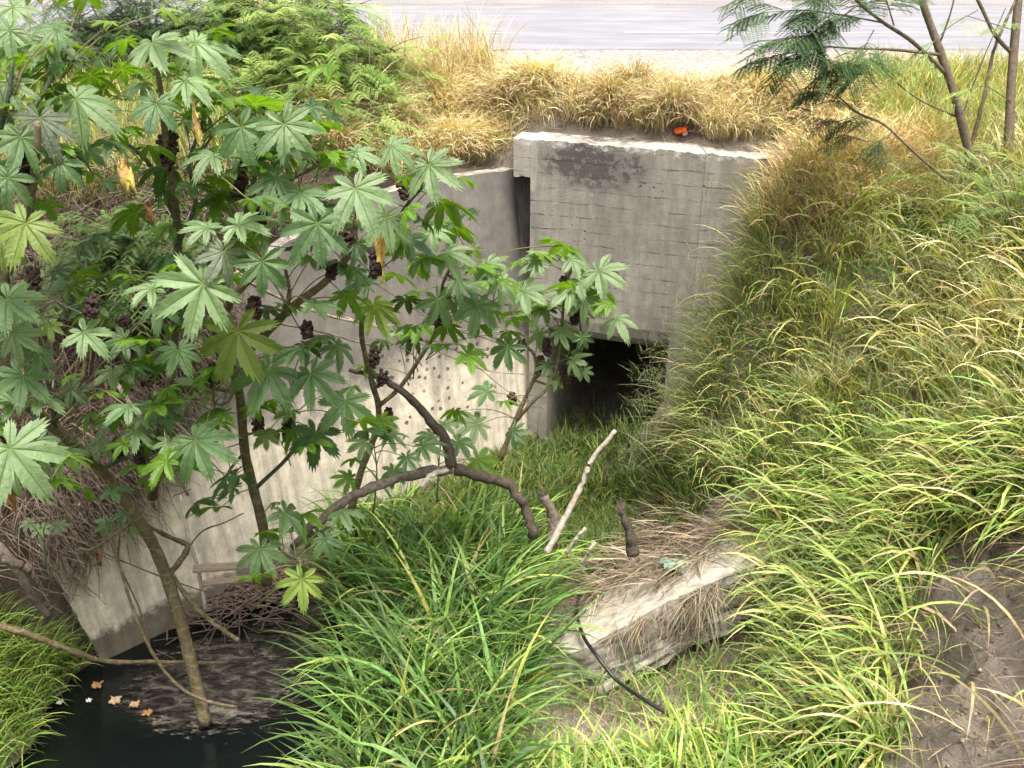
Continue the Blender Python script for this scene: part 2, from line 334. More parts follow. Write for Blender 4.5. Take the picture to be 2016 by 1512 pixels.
# ---------------------------------------------------------------- terrain
ctrl_front = [  # channel side: x, y, z
 (0.9, 10.6, -4.45), (1.5, 9.8, -4.45), (0.3, 10.2, -4.5), (.2, 9.2, -4.45), (1.2, 8.6, -4.45), (-.6, 9.2, -4.5), (0, 8, -4.4), (-1.2, 8.4, -4.6),
 (-2.6, 8.2, -4.72), (-1.6, 7.4, -4.68), (-2.2, 7.4, -4.85), (-3.4, 6.8, -4.95), (-2.6, 6.2, -4.95), (-1.7, 6.6, -4.8), (-2.4, 5.2, -4.95), (-1.9, 4.3, -4.9), (-3.6, 5.6, -4.95), (-.9, 7.4, -4.45), (-.2, 7.0, -4.2),
 (-.9, 6.2, -4.35), (0, 6.0, -4.15), (-.6, 5.2, -4.2), (.5, 7.6, -4.45), (.4, 6.6, -4.5), (.5, 5.6, -4.2), (1.0, 6.6, -4.45), (1.8, 6.7, -4.15),
 (2.2, 7.6, -3.75), (1.6, 7.6, -4.05), (1.7, 8.6, -4.25), (2.5, 8.4, -3.6), (2.0, 9.4, -4.2), (3.2, 8.2, -2.2),
 (3.0, 7.4, -2.75), (3.0, 6.6, -2.75), (2.5, 6.2, -3.4), (2.7, 5.6, -3.0), (2.2, 5.2, -3.6), (1.6, 5.6, -3.9), (1.0, 5.0, -3.75), (1.2, 4.6, -3.6),
 (4.0, 9.3, -.9), (4.0, 8.4, -1.1), (3.9, 7.4, -1.3), (3.8, 6.4, -1.5), (3.6, 5.6, -1.75), (3.2, 5.0, -2.15), (2.8, 4.5, -2.7), (2.2, 4.4, -3.3),
 (4.8, 9.2, -.45), (5.0, 8, -.5), (5.0, 6.5, -.6), (4.8, 5.2, -.8), (4.0, 4.2, -1.3), (6.5, 9, -.3), (6.5, 6, -.3), (6.5, 3.5, -.2), (3.0, 3.4, -2.2), (1.5, 3.8, -3.5),
 (0, 4.2, -4.0), (-1.5, 3.2, -4.2), (-.5, 3.2, -3.6), (1, 2.6, -2.2), (-2, 2.4, -2.6), (4, 2.4, -.8), (0, 1.4, .1), (3, 1.2, .3), (-3, 1.4, 0), (0, .3, .6), (5, 0, .6), (-5, 0, .6), (0, -2, .6), (7, -2, .6), (-7, -2, .6),
 (-2.0, 8.9, -4.5), (-4.6, 6.4, -4.5), (-4.3, 5.4, -4.5), (-3.4, 4.5, -4.6), (-5.0, 5.4, -4.2), (-5.4, 6.6, -3.9), (-4.4, 4.2, -4.0), (-3.2, 3.4, -3.9), (-4.8, 3, -2.6), (-6.5, 5, -2.8), (-6.5, 2, -1)]
for q in ((1545, 345, 10.0), (1500, 470, 10.0), (1455, 620, 10.0), (1400, 760, 10.1), (1365, 870, 10.25), (1352, 950, 10.2), (1700, 480, 9.4), (1640, 640, 9.3), (1560, 820, 9.3), (1480, 940, 9.4)): ctrl_front.append(tuple(at(*q)))
def zw(px, py): return wing(px, py)
ctrl_back = [   # embankment behind the walls
 (C1[0], C1[1]+.35, ZT-.06), (1.2, 10.75, ZT-.05), (2.4, 10.45, ZT-.05), (3.4, 10.4, -.6), (.2, 11.6, -.22), (1.5, 11.4, -.2), (3, 11.2, -.25), (-1, 12.0, -.3), (4.6, 10.4, -.5), (4.4, 9.8, -.6), (6.5, 10.4, -.3),
 (0, 12.4, -.05), (3, 12.2, -.05), (-3, 12.6, -.1), (-6, 12.6, -.15), (6.5, 12.2, -.05), (0, 13.4, 0), (-6.5, 13.4, 0), (6.5, 13.4, 0), (0, 15, 0), (6.5, 15, 0), (-6.5, 15, 0), (0, 18, 0), (6.5, 18, 0), (-6.5, 18, 0),
 (-.4, 11.5, -.75)]
for px, py, back, dz in ((1000, 333, .25, -.03), (840, 360, .25, -.03), (640, 430, .25, -.03), (450, 560, .25, -.03), (350, 735, .2, 0), (230, 910, .2, 0), (130, 1050, .2, 0), (85, 1085, .25, -.15)):
    p = wing(px, py); ctrl_back.append((p[0]+WN[0]*back, p[1]+WN[1]*back, p[2]+dz))
    if px < 900: q = p+WN*1.2; ctrl_back.append((q[0], q[1], min(-.35, p[2]+.75)))
    if px < 900: q = p+WN*2.4; ctrl_back.append((q[0], q[1], min(-.2, p[2]+1.6)))
ctrl_back += [(-4.9, 6.9, -4.15), (-5.6, 7.6, -3.2), (-6.5, 8.5, -2.0), (-6.5, 10.5, -.9)]
def rbf(ctrl):
    c = np.array(ctrl, float); X = c[:, :2]; n = len(X)
    d = np.linalg.norm(X[:, None]-X[None], axis=2); K = -d*.5+np.where(d > 0, d*d*np.log(d+1e-9), 0)*.12
    K -= np.eye(n)*.01
    A = np.zeros((n+3, n+3)); A[:n, :n] = K; A[:n, n] = 1; A[:n, n+1:] = X; A[n, :n] = 1; A[n+1:, :n] = X.T
    w_ = np.linalg.solve(A, np.concatenate([c[:, 2], [0, 0, 0]]))
    def f(x, y):
        P = np.stack([x.ravel(), y.ravel()], 1); out = np.empty(len(P))
        for i in range(0, len(P), 20000):
            q = P[i:i+20000]; d = np.linalg.norm(q[:, None]-X[None], axis=2)
            k = -d*.5+np.where(d > 0, d*d*np.log(d+1e-9), 0)*.12
            out[i:i+20000] = k@w_[:n]+w_[n]+q@w_[n+1:]
        return out.reshape(x.shape)
    return f
fF, fB = rbf(ctrl_front), rbf(ctrl_back)
_g = rng.normal(size=(64, 64))
def vnoise(x, y, s, off=0):
    x = x*s+off; y = y*s+off*.7; xi = np.floor(x).astype(int); yi = np.floor(y).astype(int); fx = x-xi; fy = y-yi
    fx = fx*fx*(3-2*fx); fy = fy*fy*(3-2*fy); g = lambda a, b: _g[a % 64, b % 64]
    return (g(xi, yi)*(1-fx)+g(xi+1, yi)*fx)*(1-fy)+(g(xi, yi+1)*(1-fx)+g(xi+1, yi+1)*fx)*fy
# plan line separating channel and embankment: left wing (set back), headwall, right panel
def sdist_back(x, y):
    """>0 behind the walls (metres)"""
    d1 = (x-WB[0])*WN[0]+(y-WB[1])*WN[1]-.52
    along = (x-WB[0])*WD[0]+(y-WB[1])*WD[1]
    d1 = np.where(along < -.1, d1-(-.1-along)*.2, d1)
    d2 = (x-C1[0])*HN[0]+(y-C1[1])*HN[1]-.16
    d3 = y-(P2[1]+.14)
    d23 = np.where(x > P2[0], d3, d2)
    d23 = np.where(x > 3.1, y-(P2[1]+.14)+(x-3.1)*.3, d23)
    return np.maximum(d1, d23)
def H(x, y):
    x = np.asarray(x, float); y = np.asarray(y, float)
    xc = np.clip(x, -6.5, 6.5); yc = np.clip(y, -2, 18)
    a = fF(xc, np.minimum(yc, 10.9)); b = fB(xc, np.maximum(yc, 5.5))
    s = sdist_back(xc, yc); k = np.clip(s/.12+.5, 0, 1)
    soft = np.clip((xc-3.2)/.9, 0, 1); k = k*(1-soft)+np.clip(s/1.2+.5, 0, 1)*soft
    b = np.minimum(b, 0.0)
    z = a*(1-k)+b*k
    rough = np.clip((12.3-yc)/1.0, 0, 1)
    z = z+rough*(vnoise(x, y, 2.1)*.035+vnoise(x, y, 5.3, 3)*.02)
    soilz = np.clip(1-np.hypot(x-3.1, y-4.9)/1.5, 0, 1)
    z = z+soilz*(vnoise(x, y, 2.6, 9)*.16+np.abs(vnoise(x, y, 6, 5))*.15+np.abs(vnoise(x, y, 14, 2))*.07+vnoise(x, y, 31, 8)*.012)
    return z
xs = np.concatenate([[-300, -150, -70, -30, -15, -10, -8], np.arange(-7, 1.9, .06), np.arange(1.9, 4.6, .022), np.arange(4.64, 7.01, .06), [8, 10, 15, 30, 70, 150, 300]])
ys = np.concatenate([[-200, -60, -20, -8, -4], np.arange(-2, 3.8, .06), np.arange(3.8, 6.6, .022), np.arange(6.64, 13.4, .06), [13.6, 14, 15, 17, 20, 30, 60, 150, 400]])
X, Y = np.meshgrid(xs, ys); Z = H(X, Y)
nx, ny = len(xs), len(ys); idx = np.arange(nx*ny).reshape(ny, nx)
# leave the culvert passage open: push ground below the barrel
u_ = (X-C1[0])*HU[0]+(Y-C1[1])*HU[1]; v_ = (X-C1[0])*HN[0]+(Y-C1[1])*HN[1]
FQ = np.stack([idx[:-1, :-1], idx[:-1, 1:], idx[1:, 1:], idx[1:, :-1]], -1).reshape(-1, 4)
inb = ((u_ > .05) & (u_ < U1+.18) & (v_ > .02) & (v_ < .26))
fi = inb.ravel()[FQ].any(1)
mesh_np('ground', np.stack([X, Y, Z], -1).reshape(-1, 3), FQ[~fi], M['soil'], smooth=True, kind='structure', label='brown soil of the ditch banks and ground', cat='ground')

def sheet(name, m, x0, x1, y0, y1, z, label, cat, wav=0., n=60, kind='structure'):
    gx = np.linspace(x0, x1, n); V = []
    for x in gx:
        V.append((x, y0+wav*float(vnoise(np.array(x), np.array(1.), 1.3)), z)); V.append((x, y1, z))
    V = np.array(V); Fc = np.array([[2*i, 2*i+2, 2*i+3, 2*i+1] for i in range(n-1)])
    return mesh_np(name, V, Fc, m, kind=kind, label=label, cat=cat)
yE = float(at_z(1008, 103, 0)[1])
sheet('road', M['asphalt'], -120, 120, yE, yE+12, .03, 'grey asphalt road beyond the ditch', 'road', .03, 800)
gx = np.arange(-9, 9.01, .12); gy = np.concatenate([np.linspace(0, 1, 14)]); GX, GT = np.meshgrid(gx, gy)
GY = (11.95+.22*vnoise(GX, GX*0, 1.1, 4)+.1*vnoise(GX, GX*0, 4.1, 7))*(1-GT)+(yE+.12)*GT; GZ = H(GX, GY)+.006+.02*np.clip(GT*6, 0, 1); gi = np.arange(GX.size).reshape(GX.shape)
mesh_np('gravel_shoulder', np.stack([GX, GY, GZ], -1).reshape(-1, 3), np.stack([gi[:-1, :-1], gi[:-1, 1:], gi[1:, 1:], gi[1:, :-1]], -1).reshape(-1, 4), M['gravel'], smooth=True, kind='structure', label='pale gravel shoulder between grass and road', cat='shoulder')
yD = float(at_z(1008, 69, 0)[1]); yC = float(at_z(1008, 12, 0)[1])
for i, (a, b) in enumerate(((-6.5, -4.6), (-1.55, .02), (1.6, 3.4), (3.55, 6.5))):
    sheet('lane_dash', M['paint'], a, b, yD-.05, yD+.05, .034, 'white dash of the lane line, %s' % ['far left behind the trees', 'left of the centre above the golden grass', 'right of the centre above the golden grass', 'behind the feathery tree at right'][i], 'road marking', 0, 3)
sheet('centre_line', M['paint_y'], -120, 120, yC-.07, yC+.03, .034, 'nearer yellow centre line across the far asphalt', 'road marking', 0, 3)
sheet('centre_line', M['paint_y'], -120, 120, yC+.16, yC+.26, .034, 'farther yellow centre line across the far asphalt', 'road marking', 0, 3)

# water
def water_mat():
    m, t, b, o = mat('black_water')
    b.inputs['Base Color'].default_value = (.004, .006, .006, 1); b.inputs['Roughness'].default_value = .06
    bump(t, b, noise(t, 7, 4, .6), .12, .02); return m
M['water'] = water_mat()
wv = [(-5.2, 3.6), (-.9, 3.4), (-.9, 5.2), (-1.1, 6.6), (-1.0, 8.2), (-2.2, 9.2), (-4.3, 7.6), (-5.2, 6.2)]
mesh_np('water', [(x, y, -4.66) for x, y in wv], [list(range(len(wv)))], M['water'], kind='structure', label='still black water at the foot of the left wall', cat='water')
def scum_mat():
    m, t, b, o = mat('scum'); mp = N(t, 'ShaderNodeMapping'); mp.inputs['Scale'].default_value = (2.0, 5, 1); mp.inputs['Rotation'].default_value = (0, 0, .35)
    g = N(t, 'ShaderNodeNewGeometry'); t.links.new(g.outputs['Position'], mp.inputs[0])
    n = noise(t, 2.2, 9, .72, mp.outputs[0], .6)
    t.links.new(ramp(t, n, [(.42, (.006, .007, .007)), (.52, (.05, .045, .04)), (.68, (.24, .22, .19))]), b.inputs['Base Color'])
    b.inputs['Roughness'].default_value = .25; bump(t, b, n, .5, .02)
    a = N(t, 'ShaderNodeAttribute', attribute_name='col'); s_ = N(t, 'ShaderNodeSeparateColor'); t.links.new(a.outputs[0], s_.inputs[0])
    k = ramp(t, mth(t, 'ADD', s_.outputs[0], mth(t, 'MULTIPLY', mth(t, 'SUBTRACT', noise(t, 4, 8, .75, mp.outputs[0]), .5), 1.6)), [(.45, (0, 0, 0)), (.6, (1, 1, 1))])
    tr = N(t, 'ShaderNodeBsdfTransparent'); mx = N(t, 'ShaderNodeMixShader'); t.links.new(k, mx.inputs[0]); t.links.new(tr.outputs[0], mx.inputs[1]); t.links.new(b.outputs[0], mx.inputs[2]); t.links.new(mx.outputs[0], o.inputs[0])
    return m
M['scum'] = scum_mat()
c0 = at_z(405, 1345, -4.652); GX, GY = np.meshgrid(np.linspace(-1.5, 1.9, 60), np.linspace(-1.1, 1.2, 44)); GX = GX+c0[0]; GY = GY+c0[1]
q_ = np.clip(1.25-np.hypot((GX-c0[0]-.1)/1.05, (GY-c0[1])/.75), 0, 1); gi = np.arange(GX.size).reshape(GX.shape)
mesh_np('scum_film', np.stack([GX, GY, GX*0-4.652], -1).reshape(-1, 3), np.stack([gi[:-1, :-1], gi[:-1, 1:], gi[1:, 1:], gi[1:, :-1]], -1).reshape(-1, 4), M['scum'], cols=np.repeat(q_.reshape(-1, 1), 3, 1), kind='stuff', label='grey silt and scum film on the shallow water', cat='scum')

# ---------------------------------------------------------------- masonry
def panel(name, m, fn, us, vs, parent, depth=.25, edge=.012, dfn=None, top_jit=.0, mi2=None, **kw):
    """a slab: front face grid fn(u,v)->point, uv=(u, world z); given thickness dfn(u,v)->offset vector"""
    us = np.asarray(us); vs = np.asarray(vs); nu, nv = len(us), len(vs); V = []; UVs = []
    for b in (0, 1):
        for i, v in enumerate(vs):
            for j, u in enumerate(us):
                p = fn(u, v)+(dfn(u, v) if b else 0)
                if not b and (i in (0, nv-1) or j in (0, nu-1)): p = p+np.array([0, 0, random.uniform(-edge, edge)])
                V.append(p); UVs.append((u, p[2]))
    g = lambda b, i, j: b*nu*nv+i*nu+j
    Fc = [[g(0, i, j), g(0, i, j+1), g(0, i+1, j+1), g(0, i+1, j)] for i in range(nv-1) for j in range(nu-1)]
    Fc += [[g(1, i, j), g(1, i+1, j), g(1, i+1, j+1), g(1, i, j+1)] for i in range(nv-1) for j in range(nu-1)]
    Fc += [[g(0, 0, j), g(1, 0, j), g(1, 0, j+1), g(0, 0, j+1)] for j in range(nu-1)]+[[g(0, nv-1, j), g(0, nv-1, j+1), g(1, nv-1, j+1), g(1, nv-1, j)] for j in range(nu-1)]
    Fc += [[g(0, i, 0), g(0, i+1, 0), g(1, i+1, 0), g(1, i, 0)] for i in range(nv-1)]+[[g(0, i, nu-1), g(1, i, nu-1), g(1, i+1, nu-1), g(0, i+1, nu-1)] for i in range(nv-1)]
    return mesh_np(name, V, Fc, m, parent, uv=UVs, **kw)
head = empty('culvert_headwall', hw(0, 0, -4.5), 'board marked grey concrete headwall with white painted top edge over the dark opening', 'headwall')
TH = .36; nv3 = lambda d: (lambda u, v: d)
panel('lintel_wall', M['c_head'], lambda u, v: hw(u, 0, v), np.linspace(0, U2, 44), np.linspace(ZS+.02, ZT, 22), head, dfn=nv3(HN*TH))
panel('left_jamb', M['c_head'], lambda u, v: hw(u, .003, v), np.linspace(0, .24, 4), np.linspace(-4.7, ZS+.0175, 20), head, dfn=nv3(HN*TH))
panel('pier', M['c_head'], lambda u, v: hw(u, .002, v), np.linspace(U1+.002, U2, 5), np.linspace(-4.7, ZS+.018, 24), head, dfn=nv3(HN*TH))
PR = hw(U2+.002, .001, 0)
panel('corner_block', M['c_head'], lambda u, v: hw(u, .004, v), np.linspace(-.20, -.002, 5), np.linspace(-.93, ZT-.004, 7), head, edge=.01, dfn=nv3(HN*.3))
panel('right_panel', M['c_head'], lambda u, v: np.array([PR[0]+(u-U2)*1.0, PR[1]-(u-U2)*.10, -4.6+(v)*(4.6+ZT-.07*(u-U2))]), np.linspace(U2+.002, U2+1.75, 26), np.linspace(0, 1, 30), head, dfn=nv3(np.array([0, TH, 0])))
# sloped soffit haunch and the passage behind
lh = [hw(.242, .0, ZS+.015), hw(U1, .0, ZS+.015), hw(U1, .26, ZS-.16), hw(.242, .26, ZS-.16)]
panel('soffit_haunch', M['c_inside'], lambda u, v: hw(u, v*.26, ZS+.016-.2*v**.7), np.linspace(.242, U1, 12), np.linspace(0, 1, 5), head, edge=.0, dfn=nv3(np.array([0, 0, .0]))+0 if False else (lambda u, v: np.array([0, 0, .12])))
BD = 9.0
def barrel(fn, us, vs, name): return panel(name, M['c_inside'], fn, us, vs, head, edge=0, dfn=lambda u, v: np.array([0, 0, 0.]) )
def plate(name, q, m, parent, thick, nrm):
    mb = MB(); q = [np.asarray(p, float) for p in q]; mb.hexa(q, [p+np.asarray(nrm)*thick for p in q])
    uv = [(float((p-C1)@HN), p[2]) for p in mb.V]
    return mesh_np(name, mb.V, mb.F, m, parent, uv=uv)
w0 = .365
plate('passage_wall', [hw(.24, w0, -4.9), hw(.24, BD, -4.9), hw(.24, BD, ZS-.2), hw(.24, w0, ZS-.2)], M['c_inside'], head, .2, -HU)
plate('passage_wall', [hw(U1, w0, -4.9), hw(U1, BD, -4.9), hw(U1, BD, ZS-.2), hw(U1, w0, ZS-.2)], M['c_inside'], head, .2, HU)
plate('passage_roof', [hw(.04, w0, ZS-.19), hw(U1+.2, w0, ZS-.19), hw(U1+.2, BD, ZS-.19), hw(.04, BD, ZS-.19)], M['c_inside'], head, .2, (0, 0, 1))
plate('passage_floor', [hw(.24, .2, -4.55), hw(U1, .2, -4.55), hw(U1, BD, -4.5), hw(.24, BD, -4.5)], M['soil'], head, .1, (0, 0, -1))
plate('passage_end', [hw(.04, BD, -4.9), hw(U1+.2, BD, -4.9), hw(U1+.2, BD, ZS), hw(.04, BD, ZS)], M['soil'], head, .1, HN)

# left wing wall: outline on the battered plane
lw = empty('wing_wall', WB, 'tall pale stained concrete wing wall leaning back along the left side of the ditch', 'wing wall')
top = [(85, 1085), (130, 1055), (180, 985), (230, 905), (290, 820), (350, 735), (400, 650), (450, 570), (540, 495), (640, 432), (740, 388), (840, 360), (940, 343), (1015, 333)]
edge_r = [(1016, 333), (1019, 375), (1022, 430), (1040, 468), (1058, 500), (1068, 560), (1074, 640), (1078, 740)]
def wuv(p):
    d = p-WB; return (float(d[:2]@WD[:2]), float(p[2]))
tp = [wing(*q) for q in catmull(np.array(top, float), 3)]
er = [wing(*q) for q in catmull(np.array(edge_r, float), 4)]
U_t = [wuv(p)[0] for p in tp]; z_t = [p[2] for p in tp]
U_e = [wuv(p)[0] for p in er]; z_e = [p[2] for p in er]
def wpt(u, z): return WB+WD*u+WN*(z-WB[2])*BAT+np.array([0, 0, z-WB[2]])
# quad grid: rows by z-fraction, columns by u; right border follows the broken edge
rows, cols = 34, 60; V = []; UVs = []
o_ = np.argsort(U_t)
def ztop(u): return float(np.interp(u, np.array(U_t)[o_], np.array(z_t)[o_]))
ze = np.array(z_e)[::-1]; ue = np.array(U_e)[::-1]
Umin = U_t[0]
for i in range(rows):
    f = i/(rows-1)
    for j in range(cols):
        g = j/(cols-1)
        ur_top = U_t[-1]; z_r = -4.9+f*(z_t[-1]+4.9)
        ur = float(np.interp(z_r, ze, ue)) if z_r > ze[0] else WL-.02+(ue[0]-(WL+.05))*np.clip((z_r+4.9)/(ze[0]+4.9), 0, 1)
        ul = 0+(Umin)*np.clip(f, 0, 1)
        u = ul+(ur-ul)*g
        z = -4.9+f*(ztop(u if f > .98 else ul+(ur_top-ul)*g)+4.9)
        if j == 0: u += random.uniform(-.012, .012)
        if i == rows-1: z += random.uniform(-.01, .01)
        p = wpt(u, z); V.append(p); UVs.append((u, z))
n0 = len(V); TK = WN*.17+np.array([0, 0, -.01])
V += [p+TK for p in V[:n0]]; UVs += UVs[:n0]
g = lambda b, i, j: b*n0+i*cols+j
Fr = [[g(0, i, j), g(0, i, j+1), g(0, i+1, j+1), g(0, i+1, j)] for i in range(rows-1) for j in range(cols-1)]
Eg = [[g(1, i, j), g(1, i+1, j), g(1, i+1, j+1), g(1, i, j+1)] for i in range(rows-1) for j in range(cols-1)]
Eg += [[g(0, rows-1, j), g(0, rows-1, j+1), g(1, rows-1, j+1), g(1, rows-1, j)] for j in range(cols-1)]
Eg += [[g(0, i, 0), g(0, i+1, 0), g(1, i+1, 0), g(1, i, 0)] for i in range(rows-1)]+[[g(0, i, cols-1), g(1, i, cols-1), g(1, i+1, cols-1), g(0, i+1, cols-1)] for i in range(rows-1)]
mesh_np('slab', V, Fr+Eg, [M['c_wing'], M['c_edge']], lw, uv=UVs, mi=[0]*len(Fr)+[1]*len(Eg))
# near-black plate, put in as the shade of the recess in the open joint
gp = [on_plane(px, py, hw(0, .07, 0), HN) for px, py in ((1008, 338), (1050, 330), (1050, 508), (1032, 476))]
M['gap_shade'] = simple('joint_shade', [(.3, (.02, .02, .02)), (.7, (.07, .07, .068))], 3, .9, .6, .01, 30, stretch=(30, 30, 2))
plate('joint_shade', gp, M['gap_shade'], lw, .06, HN)

# right slab, tilted and broken
rs = empty('wing_slab', RA, 'broken tilted concrete slab under dry thatch at right of the ditch, its thick rough end exposed', 'concrete slab')
e1 = (RB-RA); e2 = (RC-RA); RN = np.cross(e1, e2); RN /= np.linalg.norm(RN); RN = RN if RN[2] > 0 else -RN
def rsp(a, b): return RA+e1*a+e2*b
def rsd(u, v):  return -RN*.30+np.array([-.0, .03, 0])
random.seed(3)
_ej = [random.uniform(-.02, .03) for _ in range(60)]
def rsf(u, v):
    p = rsp(u, v)
    if v < .02: p = p+np.array([0, -1, .1])*(float(vnoise(np.array(u), np.array(.3), 7))*.02+.05*math.sin(u*7))
    return p
panel('slab', [M['c_pale'], M['c_edge']], rsf, np.linspace(-.03, 1.75, 46), np.concatenate([[0, .02], np.linspace(.06, .97, 14)]), rs, edge=.006, dfn=rsd)
so_ = rs.children[0].data if rs.children else bpy.data.objects['slab.001'].data
for p in so_.polygons:
    if abs(p.normal.dot(Vector(RN))) < .7: p.material_index = 1
def rsf2(u, v):  # lower ledge: footing under the slab
    return rsp(u, v)-RN*(.305)+np.array([0, -.05+.03*math.sin(u*13), 0])*(1 if v < .02 else 0)
panel('footing', [M['c_edge']], rsf2, np.linspace(.0, 1.7, 40), [0, .03, .3], rs, edge=.02, dfn=lambda u, v: -RN*.16+np.array([0, .03, 0]))

def rough_face(name, u0, u1, off0, depth, prow, seed, m):
    nu, nv = 150, 18; V = []
    for j in range(nv):
        for i in range(nu):
            u = u0+(u1-u0)*i/(nu-1); f = j/(nv-1); base = rsf(u, 0)-RN*(off0+depth*f)+np.array([0, .03*f, 0])
            a = float(vnoise(np.array(u*9.), np.array(f*3.), 1, seed))*.012+float(vnoise(np.array(u*26.), np.array(f*8.), 1, seed+3))*.008
            chip = -.05*max(0, float(vnoise(np.array(u*6.), np.array(0.), 1, seed+9))-.5)*(1-min(1, f*4))
            V.append(base+np.array([0, -prow-a*min(1, f*5)+chip*-1, chip]))
    Fc = np.array([[j*nu+i, j*nu+i+1, (j+1)*nu+i+1, (j+1)*nu+i] for j in range(nv-1) for i in range(nu-1)])[:, ::-1]
    return mesh_np(name, V, Fc, m, rs, smooth=True, uv=[(v[0], v[2]) for v in V])
rough_face('broken_edge', -.03, 1.75, -.004, .30, .022, 3, M['c_edge']); rough_face('footing_edge', -.01, 1.72, .31, .15, .085, 13, M['c_edge'])

# ---------------------------------------------------------------- grass
def blades(P, L, W, az, phi0, k, col, rng=rng, seg=5, tipcol=None, twist=.4, fold=0):
    """P (n,3) roots. phi = angle from vertical, grows by k along the blade"""
    n = len(P); s = np.linspace(0, 1, seg+1); ds = 1/seg
    V = np.zeros((n, seg+1, 2, 3)); pos = P.copy(); tw = rng.normal(0, twist, n)
    h = np.stack([np.cos(az), np.sin(az), np.zeros(n)], 1); zz = np.array([0, 0, 1.])
    hx = np.stack([-np.sin(az), np.cos(az), np.zeros(n)], 1)
    for i in range(seg+1):
        ph = phi0+k*s[i]**1.3; ph = np.minimum(ph, 2.9)
        d = h*np.sin(ph)[:, None]+zz*np.cos(ph)[:, None]
        nrm = np.cross(d, hx); wd_ = hx*np.cos(tw+.5*tw*s[i])[:, None]+nrm*np.sin(tw+.5*tw*s[i])[:, None]
        prof = (.55+.9*s[i]) if s[i] < .45 else max(.04, .955*(1-((s[i]-.45)/.55)**1.7))
        V[:, i, 0] = pos-wd_*(W*prof*.5)[:, None]; V[:, i, 1] = pos+wd_*(W*prof*.5)[:, None]
        pos = pos+d*(L*ds)[:, None]
    idx = (np.arange(n)*(seg+1)*2)[:, None, None]+(np.arange(seg)*2)[None, :, None]+np.array([0, 1, 3, 2])[None, None]
    c = np.repeat(col[:, None, None, :], seg+1, 1); c = np.repeat(c, 2, 2)
    if tipcol is not None:
        f = (s**3)[None, :, None, None]*tipcol[3]; c = c*(1-f)+np.array(tipcol[:3])*f
    return V.reshape(-1, 3), idx.reshape(-1, 4), c.reshape(-1, 3)
def joinb(parts):
    V, Fc, c, o = [], [], [], 0
    for v, f, cc in parts: V.append(v); Fc.append(f+o); c.append(cc); o += len(v)
    return np.concatenate(V), np.concatenate(Fc), np.concatenate(c)
def inpoly(px, py, poly):
    r = np.zeros(px.shape, bool); n = len(poly)
    for i in range(n):
        x1, y1 = poly[i]; x2, y2 = poly[(i+1) % n]
        if y1 == y2: continue
        c = ((y1 > py) != (y2 > py)) & (px < (x2-x1)*(py-y1)/(y2-y1)+x1); r ^= c
    return r
def scatter(poly, dens, box, clump=0., cl_s=1.5, cl_t=0., clampf=True, avoid=None):
    """random roots on the ground inside the world box whose place in the photo falls in poly"""
    x0, x1, y0, y1 = box; n = int((x1-x0)*(y1-y0)*dens)
    x = rng.uniform(x0, x1, n); y = rng.uniform(y0, y1, n)
    if clump > 0:   # gather into tussocks
        m = max(3, int((x1-x0)*(y1-y0)*clump)); cx = rng.uniform(x0, x1, m); cy = rng.uniform(y0, y1, m); ci = rng.integers(0, m, n); r_ = np.abs(rng.normal(0, .09, n)); a_ = rng.uniform(0, 6.28, n)
        x = cx[ci]+r_*np.cos(a_); y = cy[ci]+r_*np.sin(a_)
        CL = (cx[ci], cy[ci])
    z = H(x, y); P = np.stack([x, y, z], 1); px, py, D = project(P)
    if clampf: px = np.clip(px, 2, 2014); py = np.clip(py, 2, 1510)
    k = inpoly(px, py, poly)
    if cl_t: k &= vnoise(x, y, cl_s, 20) > cl_t-1
    if avoid is not None: k &= ~avoid(x, y, z)
    P = P[k]
    if clump > 0: return P, CL[0][k], CL[1][k], ci[k]
    return P
def cmix(n, cols, wts, jit=.18):
    c = np.array(cols, float)[rng.choice(len(cols), n, p=np.array(wts)/sum(wts))]
    return np.clip(c*np.exp(rng.normal(0, jit, (n, 1)))*np.exp(rng.normal(0, .06, (n, 3))), .004, .9)
U = rng.uniform
GOLD = [(.58, .47, .30), (.64, .54, .37), (.40, .29, .17), (.72, .64, .48), (.38, .38, .20)]
def downslope(P, e=.15):
    gx = (H(P[:, 0]+e, P[:, 1])-H(P[:, 0]-e, P[:, 1])); gy = (H(P[:, 0], P[:, 1]+e)-H(P[:, 0], P[:, 1]-e)); return np.arctan2(-gy, -gx)
def channel_clear(x, y, z):     # keep roots off the wing wall, the walls' thickness and the open passage
    s = sdist_back(x, y); return (s > -.62) & (s < .06) & (x < 3.3)
def onwater(x, y, z): return (z < -4.62) | channel_clear(x, y, z)

